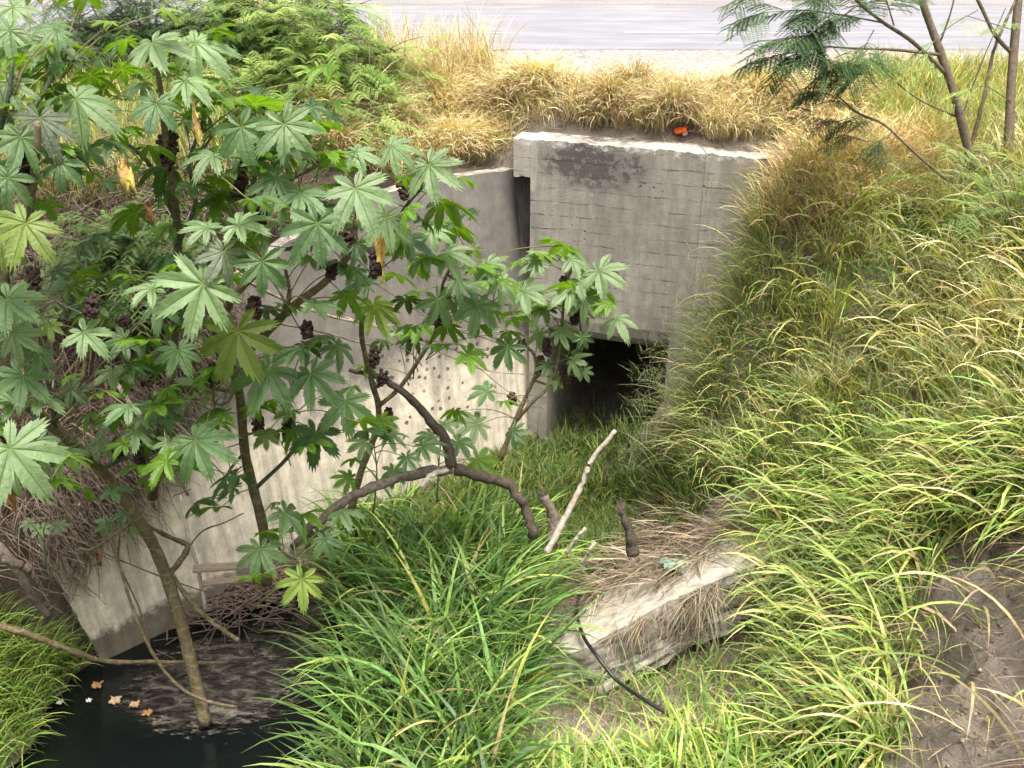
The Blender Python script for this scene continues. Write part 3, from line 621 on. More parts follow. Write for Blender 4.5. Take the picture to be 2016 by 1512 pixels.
# golden dry grass above the walls
CUP = at_z(1340, 262, -.42)
poly = [(600, 330), (640, 210), (760, 128), (930, 128), (1010, 168), (1480, 190), (1700, 200), (1660, 262), (1560, 285), (1480, 284), (1250, 262), (1050, 250), (1000, 262), (1012, 318), (900, 334), (720, 370), (640, 420)]
parts = []
for it, (dens, Lm, cl) in enumerate(((2600, .58, 4.2), (1500, .58, 0))):
    r_ = scatter(poly, dens, (-3.2, 4.6, 10.35, 12.6), clump=cl, clampf=False, avoid=lambda x, y, z: (sdist_back(x, y) < .16) | (np.hypot(x-CUP[0], y-CUP[1]+.1) < .22))
    if cl: P, cx, cy, ci = r_; rad = np.arctan2(P[:, 1]-cy, P[:, 0]-cx); fall = np.hypot(P[:, 0]-cx, P[:, 1]-cy)/.12
    else: P = r_; rad = U(0, 6.28, len(P)); fall = U(0, 1, len(P)); ci = rng.integers(0, 9, len(P))
    n = len(P); az = rad+rng.normal(0, .5, n); az = np.where(rng.random(n) < .38, rng.normal(-1.57, .7, n), az)
    yy = np.clip((P[:, 1]-10.6)/1.6, 0, 1)
    L = U(.6, 1.25, n)*Lm*(1-.25*yy); c = cmix(n, GOLD, (4, 4, 2.5, 2, .6))
    tone = np.array([.75, 1., 1.15, .9, 1.05])[ci % 5]; c = c*tone[:, None]*(1+.25*yy)[:, None]
    parts.append(blades(P, L, U(.006, .013, n), az, U(.05, .5, n)+.2*np.clip(fall, 0, 1), U(.9, 2.1, n), np.clip(c, 0, .8), seg=5))
P = scatter([(730, 118), (960, 130), (1000, 175), (700, 230)], 900, (-2.6, .6, 11, 12.7), clampf=False); n = len(P)
parts.append(blades(P, U(.5, .95, n), U(.005, .011, n), U(0, 6.28, n), U(0, .35, n), U(.3, 1.5, n), cmix(n, GOLD, (3, 4, 1, 4, 1)), seg=5))
V, Fc, cc = joinb(parts); mesh_np('dry_grass', V, Fc, M['dry'], cols=cc, kind='stuff', label='golden dry grass tussocks hanging over the top of the concrete walls', cat='grass')
print('gold', len(Fc))
# pale straw and green grass, upper right and upper left verges
parts = []
for poly, box, dens, cols, wts in (
    ([(1640, 150), (2015, 150), (2015, 380), (1860, 330), (1640, 285)], (2.8, 8, 9, 12.5), 1500, [(.55, .50, .25), (.30, .38, .10), (.18, .26, .07), (.45, .36, .16)], (3, 3, 2, 2)),
    ([(0, 60), (420, 60), (760, 118), (640, 240), (560, 420), (300, 420), (0, 420)], (-8, -1.5, 9.2, 13.2), 800, [(.42, .44, .17), (.22, .31, .08), (.5, .42, .2), (.14, .2, .05)], (3, 3, 2, 1))):
    P = scatter(poly, dens, box, avoid=lambda x, y, z: (sdist_back(x, y) < .16)); n = len(P)
    parts.append(blades(P, U(.2, .5, n), U(.006, .014, n), U(0, 6.28, n), U(0, .5, n), U(.4, 1.8, n), cmix(n, cols, wts), seg=4))
V, Fc, cc = joinb(parts); mesh_np('verge_grass', V, Fc, M['grass'], cols=cc, kind='stuff', label='pale straw and green verge grass between the ditch and the gravel', cat='grass')

# right bank: tan rust grass, then fine olive, then broad lime blades
GREEN = [(.20, .28, .09), (.30, .39, .12), (.42, .48, .17), (.12, .18, .06), (.54, .52, .26), (.50, .41, .25)]
bank_avoid = lambda x, y, z: channel_clear(x, y, z) | ((np.hypot((x-3.35)*1.0, (y-4.6)) < .75)) | ((x < 2.55) & (y > 6.75) & (y < 9.0) & (x < 1.0+(y-6.75)*.55+.9))
RB_box = (1.2, 7.5, 3.6, 10.6)
parts = []
poly = [(1470, 290), (1860, 290), (1850, 430), (1600, 480), (1440, 460)]
P = scatter(poly, 1900, (2.2, 5.5, 8, 11), avoid=lambda x, y, z: (x < 3.0) & (sdist_back(x, y) > -.1)); n = len(P); ds_ = downslope(P)
parts.append(blades(P, U(.25, .7, n), U(.006, .013, n), ds_+rng.normal(0, 1.2, n), U(0, .6, n), U(.8, 2.1, n), cmix(n, [(.46, .28, .15), (.60, .45, .26), (.70, .62, .38), (.34, .36, .14)], (2.5, 3, 4, 2)), seg=5))
poly = [(1340, 470), (1470, 430), (1560, 560), (1540, 900), (1450, 960), (1360, 960), (1330, 700)]
P = scatter(poly, 1700, (1.6, 4.6, 7.2, 10.4), avoid=channel_clear); n = len(P); ds_ = downslope(P)
parts.append(blades(P, U(.25, .85, n), U(.006, .015, n), ds_+rng.normal(0, 1.0, n), U(0, .8, n), U(.8, 2.3, n), cmix(n, [(.50, .44, .25), (.60, .56, .30), (.36, .30, .18), (.28, .38, .12), (.15, .23, .07), (.38, .46, .15)], (2, 1.6, 1.2, 4, 3, 3)), seg=6))
P = scatter([(1330, 560), (1440, 560), (1460, 900), (1340, 930)], 900, (1.4, 3.4, 8.0, 10.4), avoid=channel_clear); n = len(P)
parts.append(blades(P, U(.35, 1.0, n), U(.005, .014, n), rng.normal(3.3, .45, n), U(.1, .8, n), U(.7, 1.8, n), cmix(n, [(.20, .26, .10), (.34, .36, .17), (.12, .17, .07), (.52, .46, .28)], (3, 2, 3, 1)), seg=6))
V, Fc, cc = joinb(parts); mesh_np('tan_grass', V, Fc, M['dry'], cols=cc, kind='stuff', label='rusty and tan half dry grass on the crest and flank of the right bank', cat='grass')
parts = []
poly = [(1330, 430), (1500, 440), (1850, 400), (2016, 330), (2016, 1040), (1830, 1040), (1700, 1120), (1440, 1120), (1420, 960), (1520, 900), (1520, 560)]
TAN = [(.56, .49, .29), (.66, .60, .38), (.44, .34, .20), (.36, .38, .17)]
OLV = [(.15, .22, .085), (.23, .31, .12), (.33, .39, .16), (.10, .15, .06), (.42, .43, .22)]
def patch(P, n, a, b, wa, wb, off, s_=1.0, th=.15):
    m_ = vnoise(P[:, 0], P[:, 1]+P[:, 2], s_, off)+rng.normal(0, .35, n) > th
    return np.where(m_[:, None], cmix(n, a, wa), cmix(n, b, wb))
P, cx, cy, ci = scatter(poly, 1500, RB_box, clump=11, avoid=bank_avoid); n = len(P); ds_ = downslope(P); rad = np.arctan2(P[:, 1]-cy, P[:, 0]-cx)
az = np.where(rng.random(n) < .6, rad, ds_)+rng.normal(0, .8, n)
parts.append(blades(P, U(.2, .75, n), U(.005, .012, n), az, U(0, .7, n), U(.2, 2.2, n), patch(P, n, TAN, GREEN, (3, 2, 2, 2), (3, 3, 2, 2, 2, 1.4), 11, .9, .45)*np.array([.8, 1, 1.2, .9, 1.1])[ci % 5][:, None], seg=5))
P = scatter(poly, 1000, RB_box, avoid=bank_avoid); n = len(P)
parts.append(blades(P, U(.15, .5, n), U(.004, .008, n), U(0, 6.28, n), U(0, .9, n), U(.0, 1.2, n), patch(P, n, OLV, TAN, (3, 3, 2, 2, 1), (2, 1, 2, 2), 17, 1.1, -.6), seg=3))
P = scatter(poly, 260, RB_box, avoid=bank_avoid); n = len(P); ds_ = downslope(P)
parts.append(blades(P, U(.35, .95, n), U(.014, .030, n), ds_+rng.normal(0, 1.4, n), U(.1, .7, n), U(.8, 2.4, n), patch(P, n, [(.64, .57, .36), (.56, .52, .26)], [(.22, .31, .10), (.34, .42, .13), (.14, .22, .10), (.50, .50, .19)], (1, 1), (3, 3, 2, 1.5), 23, 1.0, .35), seg=6))
V, Fc, cc = joinb(parts); mesh_np('bank_grass', V, Fc, M['grass'], cols=cc, kind='stuff', label='dense tangled green and olive grass covering the right bank', cat='grass'); print('bank', len(Fc))
# lower lime blades
poly = [(1480, 960), (2016, 860), (2016, 1060), (1860, 1060), (1800, 1250), (1760, 1500), (1590, 1500), (1530, 1300), (1500, 1130)]
parts = []
for dens, w0_, w1_, l0, l1 in ((520, .014, .034, .4, 1.0), (760, .005, .014, .25, .8)):
    P = scatter(poly, dens, (1.5, 5.2, 4, 8.2), avoid=lambda x, y, z: np.hypot(x-3.35, y-4.6) < .7); n = len(P); ds_ = downslope(P)
    parts.append(blades(P, U(l0, l1, n), U(w0_, w1_, n), ds_+rng.normal(0, 1.25, n), U(.1, .9, n), U(.7, 2.6, n), cmix(n, [(.30, .42, .12), (.42, .52, .16), (.56, .58, .24), (.20, .32, .10), (.15, .22, .07), (.56, .48, .28)], (3, 3, 1.8, 2, 1.5, .8)), seg=6))
V, Fc, cc = joinb(parts); mesh_np('lime_grass', V, Fc, M['grass'], cols=cc, kind='stuff', label='broad lime green blades hanging down the lower right bank beside the bare soil', cat='grass')
# foreground lime clump
poly = [(1010, 1512), (1080, 1440), (1300, 1420), (1560, 1400), (1720, 1511), (1700, 1511), (1010, 1511)]
P = scatter([(1000, 1400), (1730, 1400), (1730, 1512), (1000, 1512)], 720, (.1, 2.6, 3.2, 5.5)); n = len(P)
parts = [blades(P, U(.22, .62, n), U(.010, .030, n), U(0, 6.28, n), U(0, .6, n), U(.6, 2.1, n), cmix(n, [(.25, .38, .085), (.36, .47, .12), (.50, .52, .17), (.17, .29, .08), (.46, .40, .24)], (3, 3, 1.2, 3, .6)), seg=6)]
Q = scatter([(1060, 1330), (1500, 1300), (1540, 1420), (1060, 1420)], 330, (.2, 2.6, 4.0, 6.7)); n = len(Q)
parts.append(blades(Q, U(.15, .5, n), U(.007, .02, n), U(0, 6.28, n), U(0, .6, n), U(.6, 2.1, n), cmix(n, [(.14, .25, .07), (.24, .36, .10), (.34, .44, .13), (.34, .28, .18)], (3, 3, 1.5, 1)), seg=6))
V, Fc, cc = joinb(parts); mesh_np('foreground_grass', V, Fc, M['grass'], cols=cc, kind='stuff', label='bright yellow green grass in the bottom foreground below the slab', cat='grass')

# centre mound, deep green broad arching blades
poly = [(520, 1512), (430, 1512), (470, 1300), (560, 1180), (660, 1080), (760, 1020), (980, 1040), (1040, 1150), (1050, 1300), (1030, 1420), (980, 1512)]
parts = []
MG = [(.065, .15, .045), (.11, .225, .06), (.20, .34, .09), (.38, .48, .13), (.05, .11, .035), (.13, .22, .09), (.42, .35, .20)]
for dens, w0_, w1_, l0, l1, sg in ((380, .018, .040, .6, 1.4, 8), (640, .008, .018, .3, .9, 5)):
    P = scatter(poly, dens, (-1.9, 1.0, 3.4, 8.8), avoid=lambda x, y, z: z < -4.66); n = len(P)
    az = np.where(rng.random(n) < .55, rng.normal(-.5, .7, n), U(0, 6.28, n)); lean = np.clip(P[:, 0]+.4, -1, 1)
    az = np.where((rng.random(n) < .4) & (lean < -.3), rng.normal(3.4, .7, n), az); az = np.where((rng.random(n) < .6) & (lean > .4), rng.normal(-.2, .5, n), az)
    parts.append(blades(P, U(l0, l1, n), U(w0_, w1_, n), az, U(0, .35, n), U(.7, 2.2, n), cmix(n, MG, (3, 4, 3, 1.3, 2, 2, .6), .28), seg=sg, tipcol=(.38, .42, .12, .1)))
V, Fc, cc = joinb(parts); mesh_np('tall_grass', V, Fc, M['grass'], cols=cc, kind='stuff', label='tall deep green arching grass filling the middle of the ditch', cat='grass'); print('mound', len(Fc))
# channel floor
poly = [(880, 860), (1350, 840), (1400, 960), (1440, 960), (1330, 1060), (1180, 1180), (1060, 1180), (980, 1060), (700, 1040), (680, 930)]
P = scatter(poly, 1500, (-1.8, 2.6, 7.2, 11), avoid=lambda x, y, z: (z < -4.62) | ((sdist_back(x, y) > -.1) & (z > -4)), )
P = np.vstack([P, scatter([(1090, 940), (1330, 940), (1400, 1010), (1300, 1080), (1160, 1130), (1080, 1060)], 1500, (-.2, 2.6, 7, 10)), [hw(random.uniform(.3, U1-.05), random.uniform(-.1, 1.3)*random.random()**.7, -4.5) for _ in range(900)]]); n = len(P)
parts = [blades(P, U(.15, .42, n), U(.008, .017, n), U(0, 6.28, n), U(0, .6, n), U(.4, 1.8, n), cmix(n, [(.10, .17, .045), (.16, .24, .06), (.24, .30, .08), (.06, .11, .035), (.32, .27, .12)], (3, 3, 2, 2, .8)), seg=4)]
V, Fc, cc = joinb(parts); mesh_np('floor_grass', V, Fc, M['grass'], cols=cc, kind='stuff', label='short tangled grass on the ditch floor in front of the culvert', cat='grass')
# left bottom
P = scatter([(0, 1150), (60, 1170), (150, 1290), (180, 1420), (220, 1512), (0, 1512)], 1300, (-7, -2.4, 2.6, 7.2), avoid=lambda x, y, z: z < -4.66); n = len(P)
parts = [blades(P, U(.3, .65, n), U(.007, .015, n), rng.normal(-.3, .9, n), U(0, .6, n), U(.9, 2.2, n), cmix(n, [(.12, .22, .04), (.22, .33, .07), (.36, .42, .09), (.07, .14, .03)], (3, 3, 1.5, 2)), seg=6)]
V, Fc, cc = joinb(parts); mesh_np('waterside_grass', V, Fc, M['grass'], cols=cc, kind='stuff', label='fine green grass drooping over the black water at lower left', cat='grass')

# dead thatch on the right slab, hanging roots
parts = []
n = 7600; a = U(-.05, 1.5, n); b = U(.02, .98, n)**.8
k = b < .48+.45*np.clip(a, 0, 1.2); a = a[k]; b = b[k]; n = len(a)
P = np.array([rsp(i, j) for i, j in zip(a, b)])+RN*U(.01, .10, n)[:, None]
k = ~((b < .16+.08*np.sin(a*8)) & (rng.random(n) < .88)); P = P[k]; n = len(P)
dd = -e1/np.linalg.norm(e1)*.9-e2/np.linalg.norm(e2)*.55; azd = math.atan2(dd[1], dd[0])
parts.append(blades(P, U(.2, .6, n), U(.005, .012, n), np.full(n, azd)+rng.normal(0, .75, n), U(1.0, 1.8, n), U(.0, .9, n), cmix(n, [(.20, .16, .125), (.32, .27, .215), (.12, .09, .07), (.44, .39, .31)], (3, 3, 2.5, 1.2)), seg=5))
def curtain(a0, a1, n, l0, l1, zoff=0):
    a = U(a0, a1, n); P = np.array([rsp(i, -.0) for i in a])+np.stack([U(-.04, .04, n), U(-.1, 0, n), U(-.02, .06, n)], 1)+np.array([0, 0, zoff])
    return blades(P, U(l0, l1, n), U(.004, .008, n), rng.normal(-1.7, .8, n), U(1.5, 2.5, n), U(.4, 1.2, n), cmix(n, [(.24, .20, .16), (.34, .30, .24), (.12, .10, .08)], (3, 2, 2)), seg=5)
parts.append(curtain(.30, .62, 150, .12, .45)); parts.append(curtain(.66, .84, 170, .2, .7)); parts.append(curtain(1.05, 1.5, 500, .3, .8))
V, Fc, cc = joinb(parts); mesh_np('dead_thatch', V, Fc, M['dry'], cols=cc, kind='stuff', label='matted grey brown dead grass lying over the tilted slab and hanging off its edge', cat='dead grass')
# root curtain on the bare soil at lower right
P = scatter([(1700, 1050), (2016, 1000), (2016, 1512), (1650, 1512)], 1000, (2.3, 4.6, 3.8, 6.4)); n = len(P); ds_ = downslope(P)
P = P+np.array([0, 0, .04])
k = vnoise(P[:, 0], P[:, 1], 2.2, 31) > .0; P = P[k]; ds_ = ds_[k]; n = len(P)
V, Fc, cc = blades(P, U(.25, .6, n), U(.004, .008, n), ds_+rng.normal(0, .35, n), U(1.2, 1.7, n), U(.6, 1.2, n), cmix(n, [(.22, .18, .15), (.34, .27, .2), (.14, .1, .08), (.44, .36, .24)], (3, 2, 2, 1)), seg=5)
mesh_np('hanging_roots', V, Fc, M['dry'], cols=cc, kind='stuff', label='hanging grey roots and dry stems over the bare soil at lower right', cat='roots')

P = scatter([(1560, 1060), (1800, 1040), (1860, 1200), (1800, 1460), (1600, 1460)], 330, (1.8, 3.6, 4.0, 6.6)); n = len(P); ds_ = downslope(P)
V, Fc, cc = blades(P+np.array([0, 0, .12]), U(.35, .85, n), U(.004, .009, n), ds_+rng.normal(0, .3, n), U(1.3, 2.2, n), U(.5, 1.1, n), cmix(n, [(.20, .17, .15), (.30, .26, .22), (.12, .1, .09), (.42, .34, .22)], (3, 3, 2, 1)), seg=5)
mesh_np('dry_curtain', V, Fc, M['dry'], cols=cc, kind='stuff', label='curtain of grey dead stems hanging between the lime grass and bare soil', cat='dead grass')
P = scatter([(1700, 980), (2016, 960), (2016, 1080), (1850, 1090), (1740, 1200)], 260, (2.2, 5, 4.4, 7.0)); n = len(P); ds_ = downslope(P)
P2_ = scatter([(1700, 1050), (2016, 1050), (2016, 1512), (1700, 1512)], 26, (2.2, 4.6, 3.8, 6.2)); P = np.vstack([P, P2_]); n = len(P); ds_ = downslope(P)
V, Fc, cc = blades(P, U(.4, 1.0, n), U(.008, .024, n), ds_+rng.normal(0, .7, n), U(.3, 1.1, n), U(1.0, 2.2, n), cmix(n, [(.34, .46, .12), (.22, .33, .10), (.58, .50, .30), (.48, .40, .24), (.60, .60, .24)], (3, 2, 2, 2, 1)), seg=7)
mesh_np('draping_grass', V, Fc, M['grass'], cols=cc, kind='stuff', label='long green and straw blades draping over the bare soil at right', cat='grass')
# airy seed panicles on the right bank
P = scatter([(1330, 400), (2016, 300), (2016, 1000), (1400, 980)], 46, RB_box, avoid=channel_clear); n = len(P); ds_ = downslope(P)
parts = []
az = ds_+rng.normal(0, .8, n); L = U(.5, .95, n); ph = U(.1, .6, n)
top_ = P+np.stack([np.cos(az)*np.sin(ph), np.sin(az)*np.sin(ph), np.cos(ph)], 1)*(L*.72)[:, None]
parts.append(blades(P, L, np.full(n, .006), az, ph, U(0, .5, n), cmix(n, [(.22, .28, .12), (.34, .34, .18)], (1, 1)), seg=4))
m = 16; Q = np.repeat(top_, m, 0)+rng.normal(0, .03, (n*m, 3)); nn = len(Q)
parts.append(blades(Q, U(.06, .2, nn), np.full(nn, .0042), U(0, 6.28, nn), U(.2, 1.4, nn), U(0, .9, nn), cmix(nn, [(.28, .33, .18), (.38, .38, .22), (.2, .25, .12)], (1, 1, 1)), seg=2))
Q0 = np.array([at(px, py, 10.0) for px, py in ((1400, 560), (1420, 640), (1380, 700), (1400, 780), (1440, 480), (1360, 820), (1470, 420), (1370, 740))]); Q0 = Q0[rng.integers(0, len(Q0), 70)]+rng.normal(0, .12, (70, 3)); Q0[:, 2] = H(Q0[:, 0], Q0[:, 1]); az = rng.normal(3.25, .5, 70); L = U(.6, 1.25, 70); ph = U(.2, .8, 70)
parts.append(blades(Q0, L, np.full(70, .008), az, ph, U(.1, 1.2, 70), cmix(70, [(.16, .22, .09), (.40, .40, .22), (.10, .13, .06)], (2, 2, 1)), seg=6))
tp_ = Q0+np.stack([np.cos(az)*np.sin(ph+.2), np.sin(az)*np.sin(ph+.2), np.cos(ph+.2)], 1)*(L*.8)[:, None]; Q = np.repeat(tp_, 14, 0)+rng.normal(0, .04, (980, 3))
parts.append(blades(Q, U(.06, .22, 980), np.full(980, .0045), U(0, 6.28, 980), U(.2, 1.4, 980), U(0, .9, 980), cmix(980, [(.22, .27, .14), (.16, .18, .10)], (1, 1)), seg=2))
V, Fc, cc = joinb(parts); mesh_np('seed_heads', V, Fc, M['grass'], cols=cc, kind='stuff', label='airy fine seed heads rising from the grass of the right bank', cat='grass seed heads')

# litter of twigs on the left bank
def sticks(P, L, r, az, ph, bend, mbld):
    for p, l, rr, a, f in zip(P, L, r, az, ph):
        d = np.array([math.cos(a)*math.cos(f), math.sin(a)*math.cos(f), math.sin(f)]); q = np.array([random.gauss(0, 1) for _ in range(3)])*bend*l
        pts = catmull([p-d*l/2, p-d*l*.15+q*.6, p+d*l*.2-q*.3, p+d*l/2], 2); mbld.tube(pts, np.linspace(rr, rr*.5, len(pts)), 4)
def left_litter(name, n, r0, r1, l0, l1, m, label):
    mb = MB(); P = scatter([(0, 380), (480, 380), (520, 520), (440, 600), (330, 740), (240, 900), (110, 1080), (40, 1180), (0, 1180)], n, (-7.2, -1.0, 6.2, 12.2), clampf=True, avoid=lambda x, y, z: (sdist_back(x, y) < .02)); k = len(P)
    ds = downslope(P); P = P+np.array([0, 0, 1])*U(.02, .12, k)[:, None]
    sticks(P, U(l0, l1, k), U(r0, r1, k), ds+rng.normal(0, .6, k), rng.normal(-.55, .3, k), .09, mb)
    mb.build(name, m, kind='stuff', label=label, cat='twigs'); print(name, k)
left_litter('twig_litter', 170, .004, .009, .3, .9, M['twig'], 'dark tangled dead twigs covering the left bank')
left_litter('pale_twig_litter', 34, .004, .011, .4, 1.2, M['twig_pale'], 'scattered pale dry sticks lying on the left bank')
P = scatter([(0, 330), (480, 330), (640, 420), (440, 600), (330, 740), (240, 900), (110, 1090), (0, 1200)], 850, (-7.2, -1.0, 6.2, 12.2), avoid=lambda x, y, z: (sdist_back(x, y) < .05)); n = len(P); ds_ = downslope(P)
V, Fc, cc = blades(P, U(.25, .7, n), U(.004, .009, n), ds_+rng.normal(0, .9, n), U(.4, 1.6, n), U(.2, 1.3, n), cmix(n, [(.10, .075, .06), (.18, .14, .11), (.34, .29, .22), (.05, .04, .03)], (3, 3, .8, 3)), seg=4)
mesh_np('bank_thatch', V, Fc, M['dry'], cols=cc, kind='stuff', label='brown dead grass and vine litter hanging down the left bank', cat='dead grass')
# debris raft at the foot of the wing wall
mb = MB(); random.seed(11)
ctr = at_z(470, 1150, -4.5)
for i in range(430):
    a = random.gauss(0, 1); b = random.gauss(0, 1); p = ctr+np.array([a*.4, b*.30, 0]); p[2] = max(-4.62, float(H(p[0], p[1])))+.16*math.exp(-(a*a+b*b)/2)*random.random()+.03
    ang = random.gauss(.2, .8); l = random.uniform(.15, .6); d = np.array([math.cos(ang), math.sin(ang), random.gauss(0, .15)])
    mb.tube([p-d*l/2, p+np.array([0, 0, .02]), p+d*l/2], [random.uniform(.003, .008)]*3, 4)
mb.build('debris_raft', M['twig'], kind='stuff', label='raft of dead twigs and reeds stranded at the foot of the left wall', cat='debris')

# fallen straw and litter over all bare soil
P = scatter([(0, 0), (2016, 0), (2016, 1512), (0, 1512)], 420, (-6.5, 6.5, 3.4, 12.0), clampf=True, avoid=lambda x, y, z: (z < -4.66) | ((sdist_back(x, y) > -.3) & (sdist_back(x, y) < .05) & (x < 3.3))); n = len(P)
V, Fc, cc = blades(P+np.array([0, 0, .012]), U(.06, .28, n), U(.004, .009, n), U(0, 6.28, n), U(1.2, 1.6, n), U(.0, .4, n), cmix(n, [(.22, .17, .12), (.34, .28, .2), (.12, .09, .065), (.46, .39, .28)], (3, 2, 3, 1)), seg=3)
mesh_np('ground_litter', V, Fc, M['dry'], cols=cc, kind='stuff', label='fallen straw and plant litter strewn over the soil', cat='litter')
# twigs and dead vines caught on the upper edge of the wing wall
mb = MB(); random.seed(31)
for i in range(1500):
    px, py = random.choice([(350, 735), (300, 810), (250, 880), (200, 950), (150, 1020), (110, 1070), (380, 680), (300, 870), (240, 960), (420, 620)]); px += random.gauss(0, 34); py += random.gauss(0, 44)
    p = wing(px, py)-WPN*0+np.array([0, 0, 0])+(-WN)*random.uniform(.01, .08); ang = random.gauss(1.1, .55); d = RT*math.cos(ang)-UP*math.sin(ang); l = random.uniform(.15, .55)
    q = np.array([random.gauss(0, 1) for _ in range(3)])*.05*l
    mb.tube([p-d*l/2, p+q, p+d*l/2-WN*random.uniform(0, .04)], [.006, .005, .003], 4)
mb.build('vine_litter', M['twig'], kind='stuff', label='dead vines and twigs hanging over the sloping upper edge of the pale wall', cat='twigs')

# pebbles and crumbs on bare soil
P = np.vstack([scatter([(0, 0), (2016, 0), (2016, 1512), (0, 1512)], 60, (-6.5, 6.5, 3.6, 12.0), avoid=lambda x, y, z: (z < -4.66) | ((sdist_back(x, y) > -.3) & (sdist_back(x, y) < .05) & (x < 3.3))), scatter([(1000, 1000), (2016, 1000), (2016, 1512), (1000, 1512)], 420, (0, 5, 3.8, 6.8))]); n = len(P)
ic = np.array([(1, 0, 0), (-1, 0, 0), (0, 1, 0), (0, -1, 0), (0, 0, .7), (0, 0, -.7)], float); tri = np.array([(0, 2, 4), (2, 1, 4), (1, 3, 4), (3, 0, 4), (2, 0, 5), (1, 2, 5), (3, 1, 5), (0, 3, 5)])
r_ = np.exp(rng.normal(math.log(.008), .5, n)); V = (P[:, None]+ic[None]*r_[:, None, None]*rng.uniform(.6, 1.3, (n, 6, 1))).reshape(-1, 3)
mesh_np('pebbles', V, (np.arange(n)[:, None, None]*6+tri[None]).reshape(-1, 3), M['dry'], cols=np.repeat(cmix(n, [(.30, .26, .22), (.20, .17, .14), (.42, .38, .34)], (3, 3, 1)), 6, 0), kind='stuff', label='small stones and soil crumbs on the bare ground', cat='pebbles')

# ---------------------------------------------------------------- castor plants
def pxl(pts):   # list of (px,py,D) -> world
    return np.array([at(*p) for p in pts])
def leafmesh(Rr, lobes=8, droop=.35, seed=0, cup=.1, fold=0.):
    """palmate serrated leaf lying in xy, centre at the origin, tip lobe along +x; returns V, F, uv"""
    rd = random.Random(seed)
    K = 17; angs = []; spread = R(290)
    base = [(-.5+i/(lobes-1))*spread for i in range(lobes)]
    lens = [1-.52*abs(b/(spread/2))**1.6+rd.uniform(-.08, .06) for b in base]
    cols_ = []
    for li, (b, l) in enumerate(zip(base, lens)):
        step = spread/(lobes-1)
        for k in range(K):
            f = (k/(K)-.5)         # -.5 .. .5 of the sector
            cols_.append((b+f*step, b, l, f*2, k))
    rings = [0, .12, .25, .38, .52, .66, .80, .91, 1.0]; V = [(0, 0, 0)]; UVc = [(0, 0)]
    for (a, b, l, f, k) in cols_:
        af = abs(f)
        # outline of a lobe in polar form about its sector: sinus at ~.36
        rr = l*(.38+.62*(1-min(1., af)**1.7)**.9)
        ser = 1+(.085*(1 if k % 2 == 0 else -1.2)*(1-.3*af) if 0 < af < .95 else 0)
        for q in rings[1:]:
            r_ = q*rr*Rr
            # pull outer part toward the midrib so lobes are lanceolate
            widen = 1-.0*q
            off = f*(spread/(lobes-1))/2*(1-.12*max(0, (q*rr/l-.45)/.55))
            t = b+off; r2 = r_*(ser if q > .95 else 1)
            x = r2*math.cos(t); y = r2*math.sin(t); rn = r2/Rr
            lat = abs(math.sin(off))*r2
            z = cup*Rr*rn*(1-rn)*1.5-droop*Rr*rn**2*1.0*(.8+.4*math.sin(b*2+seed))+lat*.35
            z -= fold*abs(y)*.9+.03*Rr*math.sin(t*9+seed*1.7)*rn
            V.append((x, y, z)); UVc.append((math.sin(off)*r2*5/Rr*.35, min(1, rn/l)))
    nr = len(rings)-1; n = len(cols_); Fc = []
    for i in range(n-1):
        a = 1+i*nr; b = 1+(i+1)*nr
        Fc.append([0, a, b])
        for q in range(nr-1): Fc.append([a+q, a+q+1, b+q+1, b+q])
    return np.array(V), Fc, np.array(UVc)
LC = {'t': (.11, .205, .09), 'p': (.20, .31, .16), 'd': (.04, .10, .03), 'g': (.11, .23, .02), 'y': (.20, .28, .06), 'u': (.40, .40, .06), 'r': (.13, .17, .12)}
seedc = [0]
def make_leaf(pos, Rr, tipdir, nrm, col, stem_pt, parent, droop=None, lobes=None):
    seedc[0] += 1; sd_ = seedc[0]; rd = random.Random(sd_)
    V, Fc, UVc = leafmesh(Rr, lobes or rd.choice([7, 7, 8, 8]), droop if droop is not None else rd.uniform(.12, .6), sd_, rd.uniform(.02, .2), rd.uniform(0, .75)*rd.random())
    n = np.array(nrm, float); n /= np.linalg.norm(n); x = np.array(tipdir, float); x -= n*np.dot(x, n); x /= np.linalg.norm(x)+1e-9; y = np.cross(n, x)
    W = pos+V[:, :1]*x+V[:, 1:2]*y+V[:, 2:3]*n
    c = np.tile(np.array(LC[col])*math.exp(rd.gauss(0, .12)), (len(W), 1))
    if col in 'yu':
        k = UVc[:, 1:2]; c = c*(1-.5*k)+np.array([.13, .22, .04])*.5*k if col == 'y' else c
    mi = [0]*len(Fc)
    # petiole
    sp_ = np.array(stem_pt); mid = (sp_+pos)/2+np.array([0, 0, .10*np.linalg.norm(pos-sp_)])
    ctrlp = [sp_, sp_*.6+mid*.4+np.array([0, 0, .02]), mid, pos-n*.012]
    tv, tf = tube(catmull(ctrlp, 3), np.linspace(.0055, .0038, 10), 5)
    o = len(W); W = np.vstack([W, np.array(tv)]); Fc = Fc+[[i+o for i in f] for f in tf]; mi += [1]*len(tf)
    c = np.vstack([c, np.tile((.2, .2, .1), (len(tv), 1))]); UVc = np.vstack([UVc, np.zeros((len(tv), 2))])
    return mesh_np('leaf', W, Fc, [M['leaf'], M['petiole']], parent, cols=c, uv=UVc, smooth=True, mi=mi)
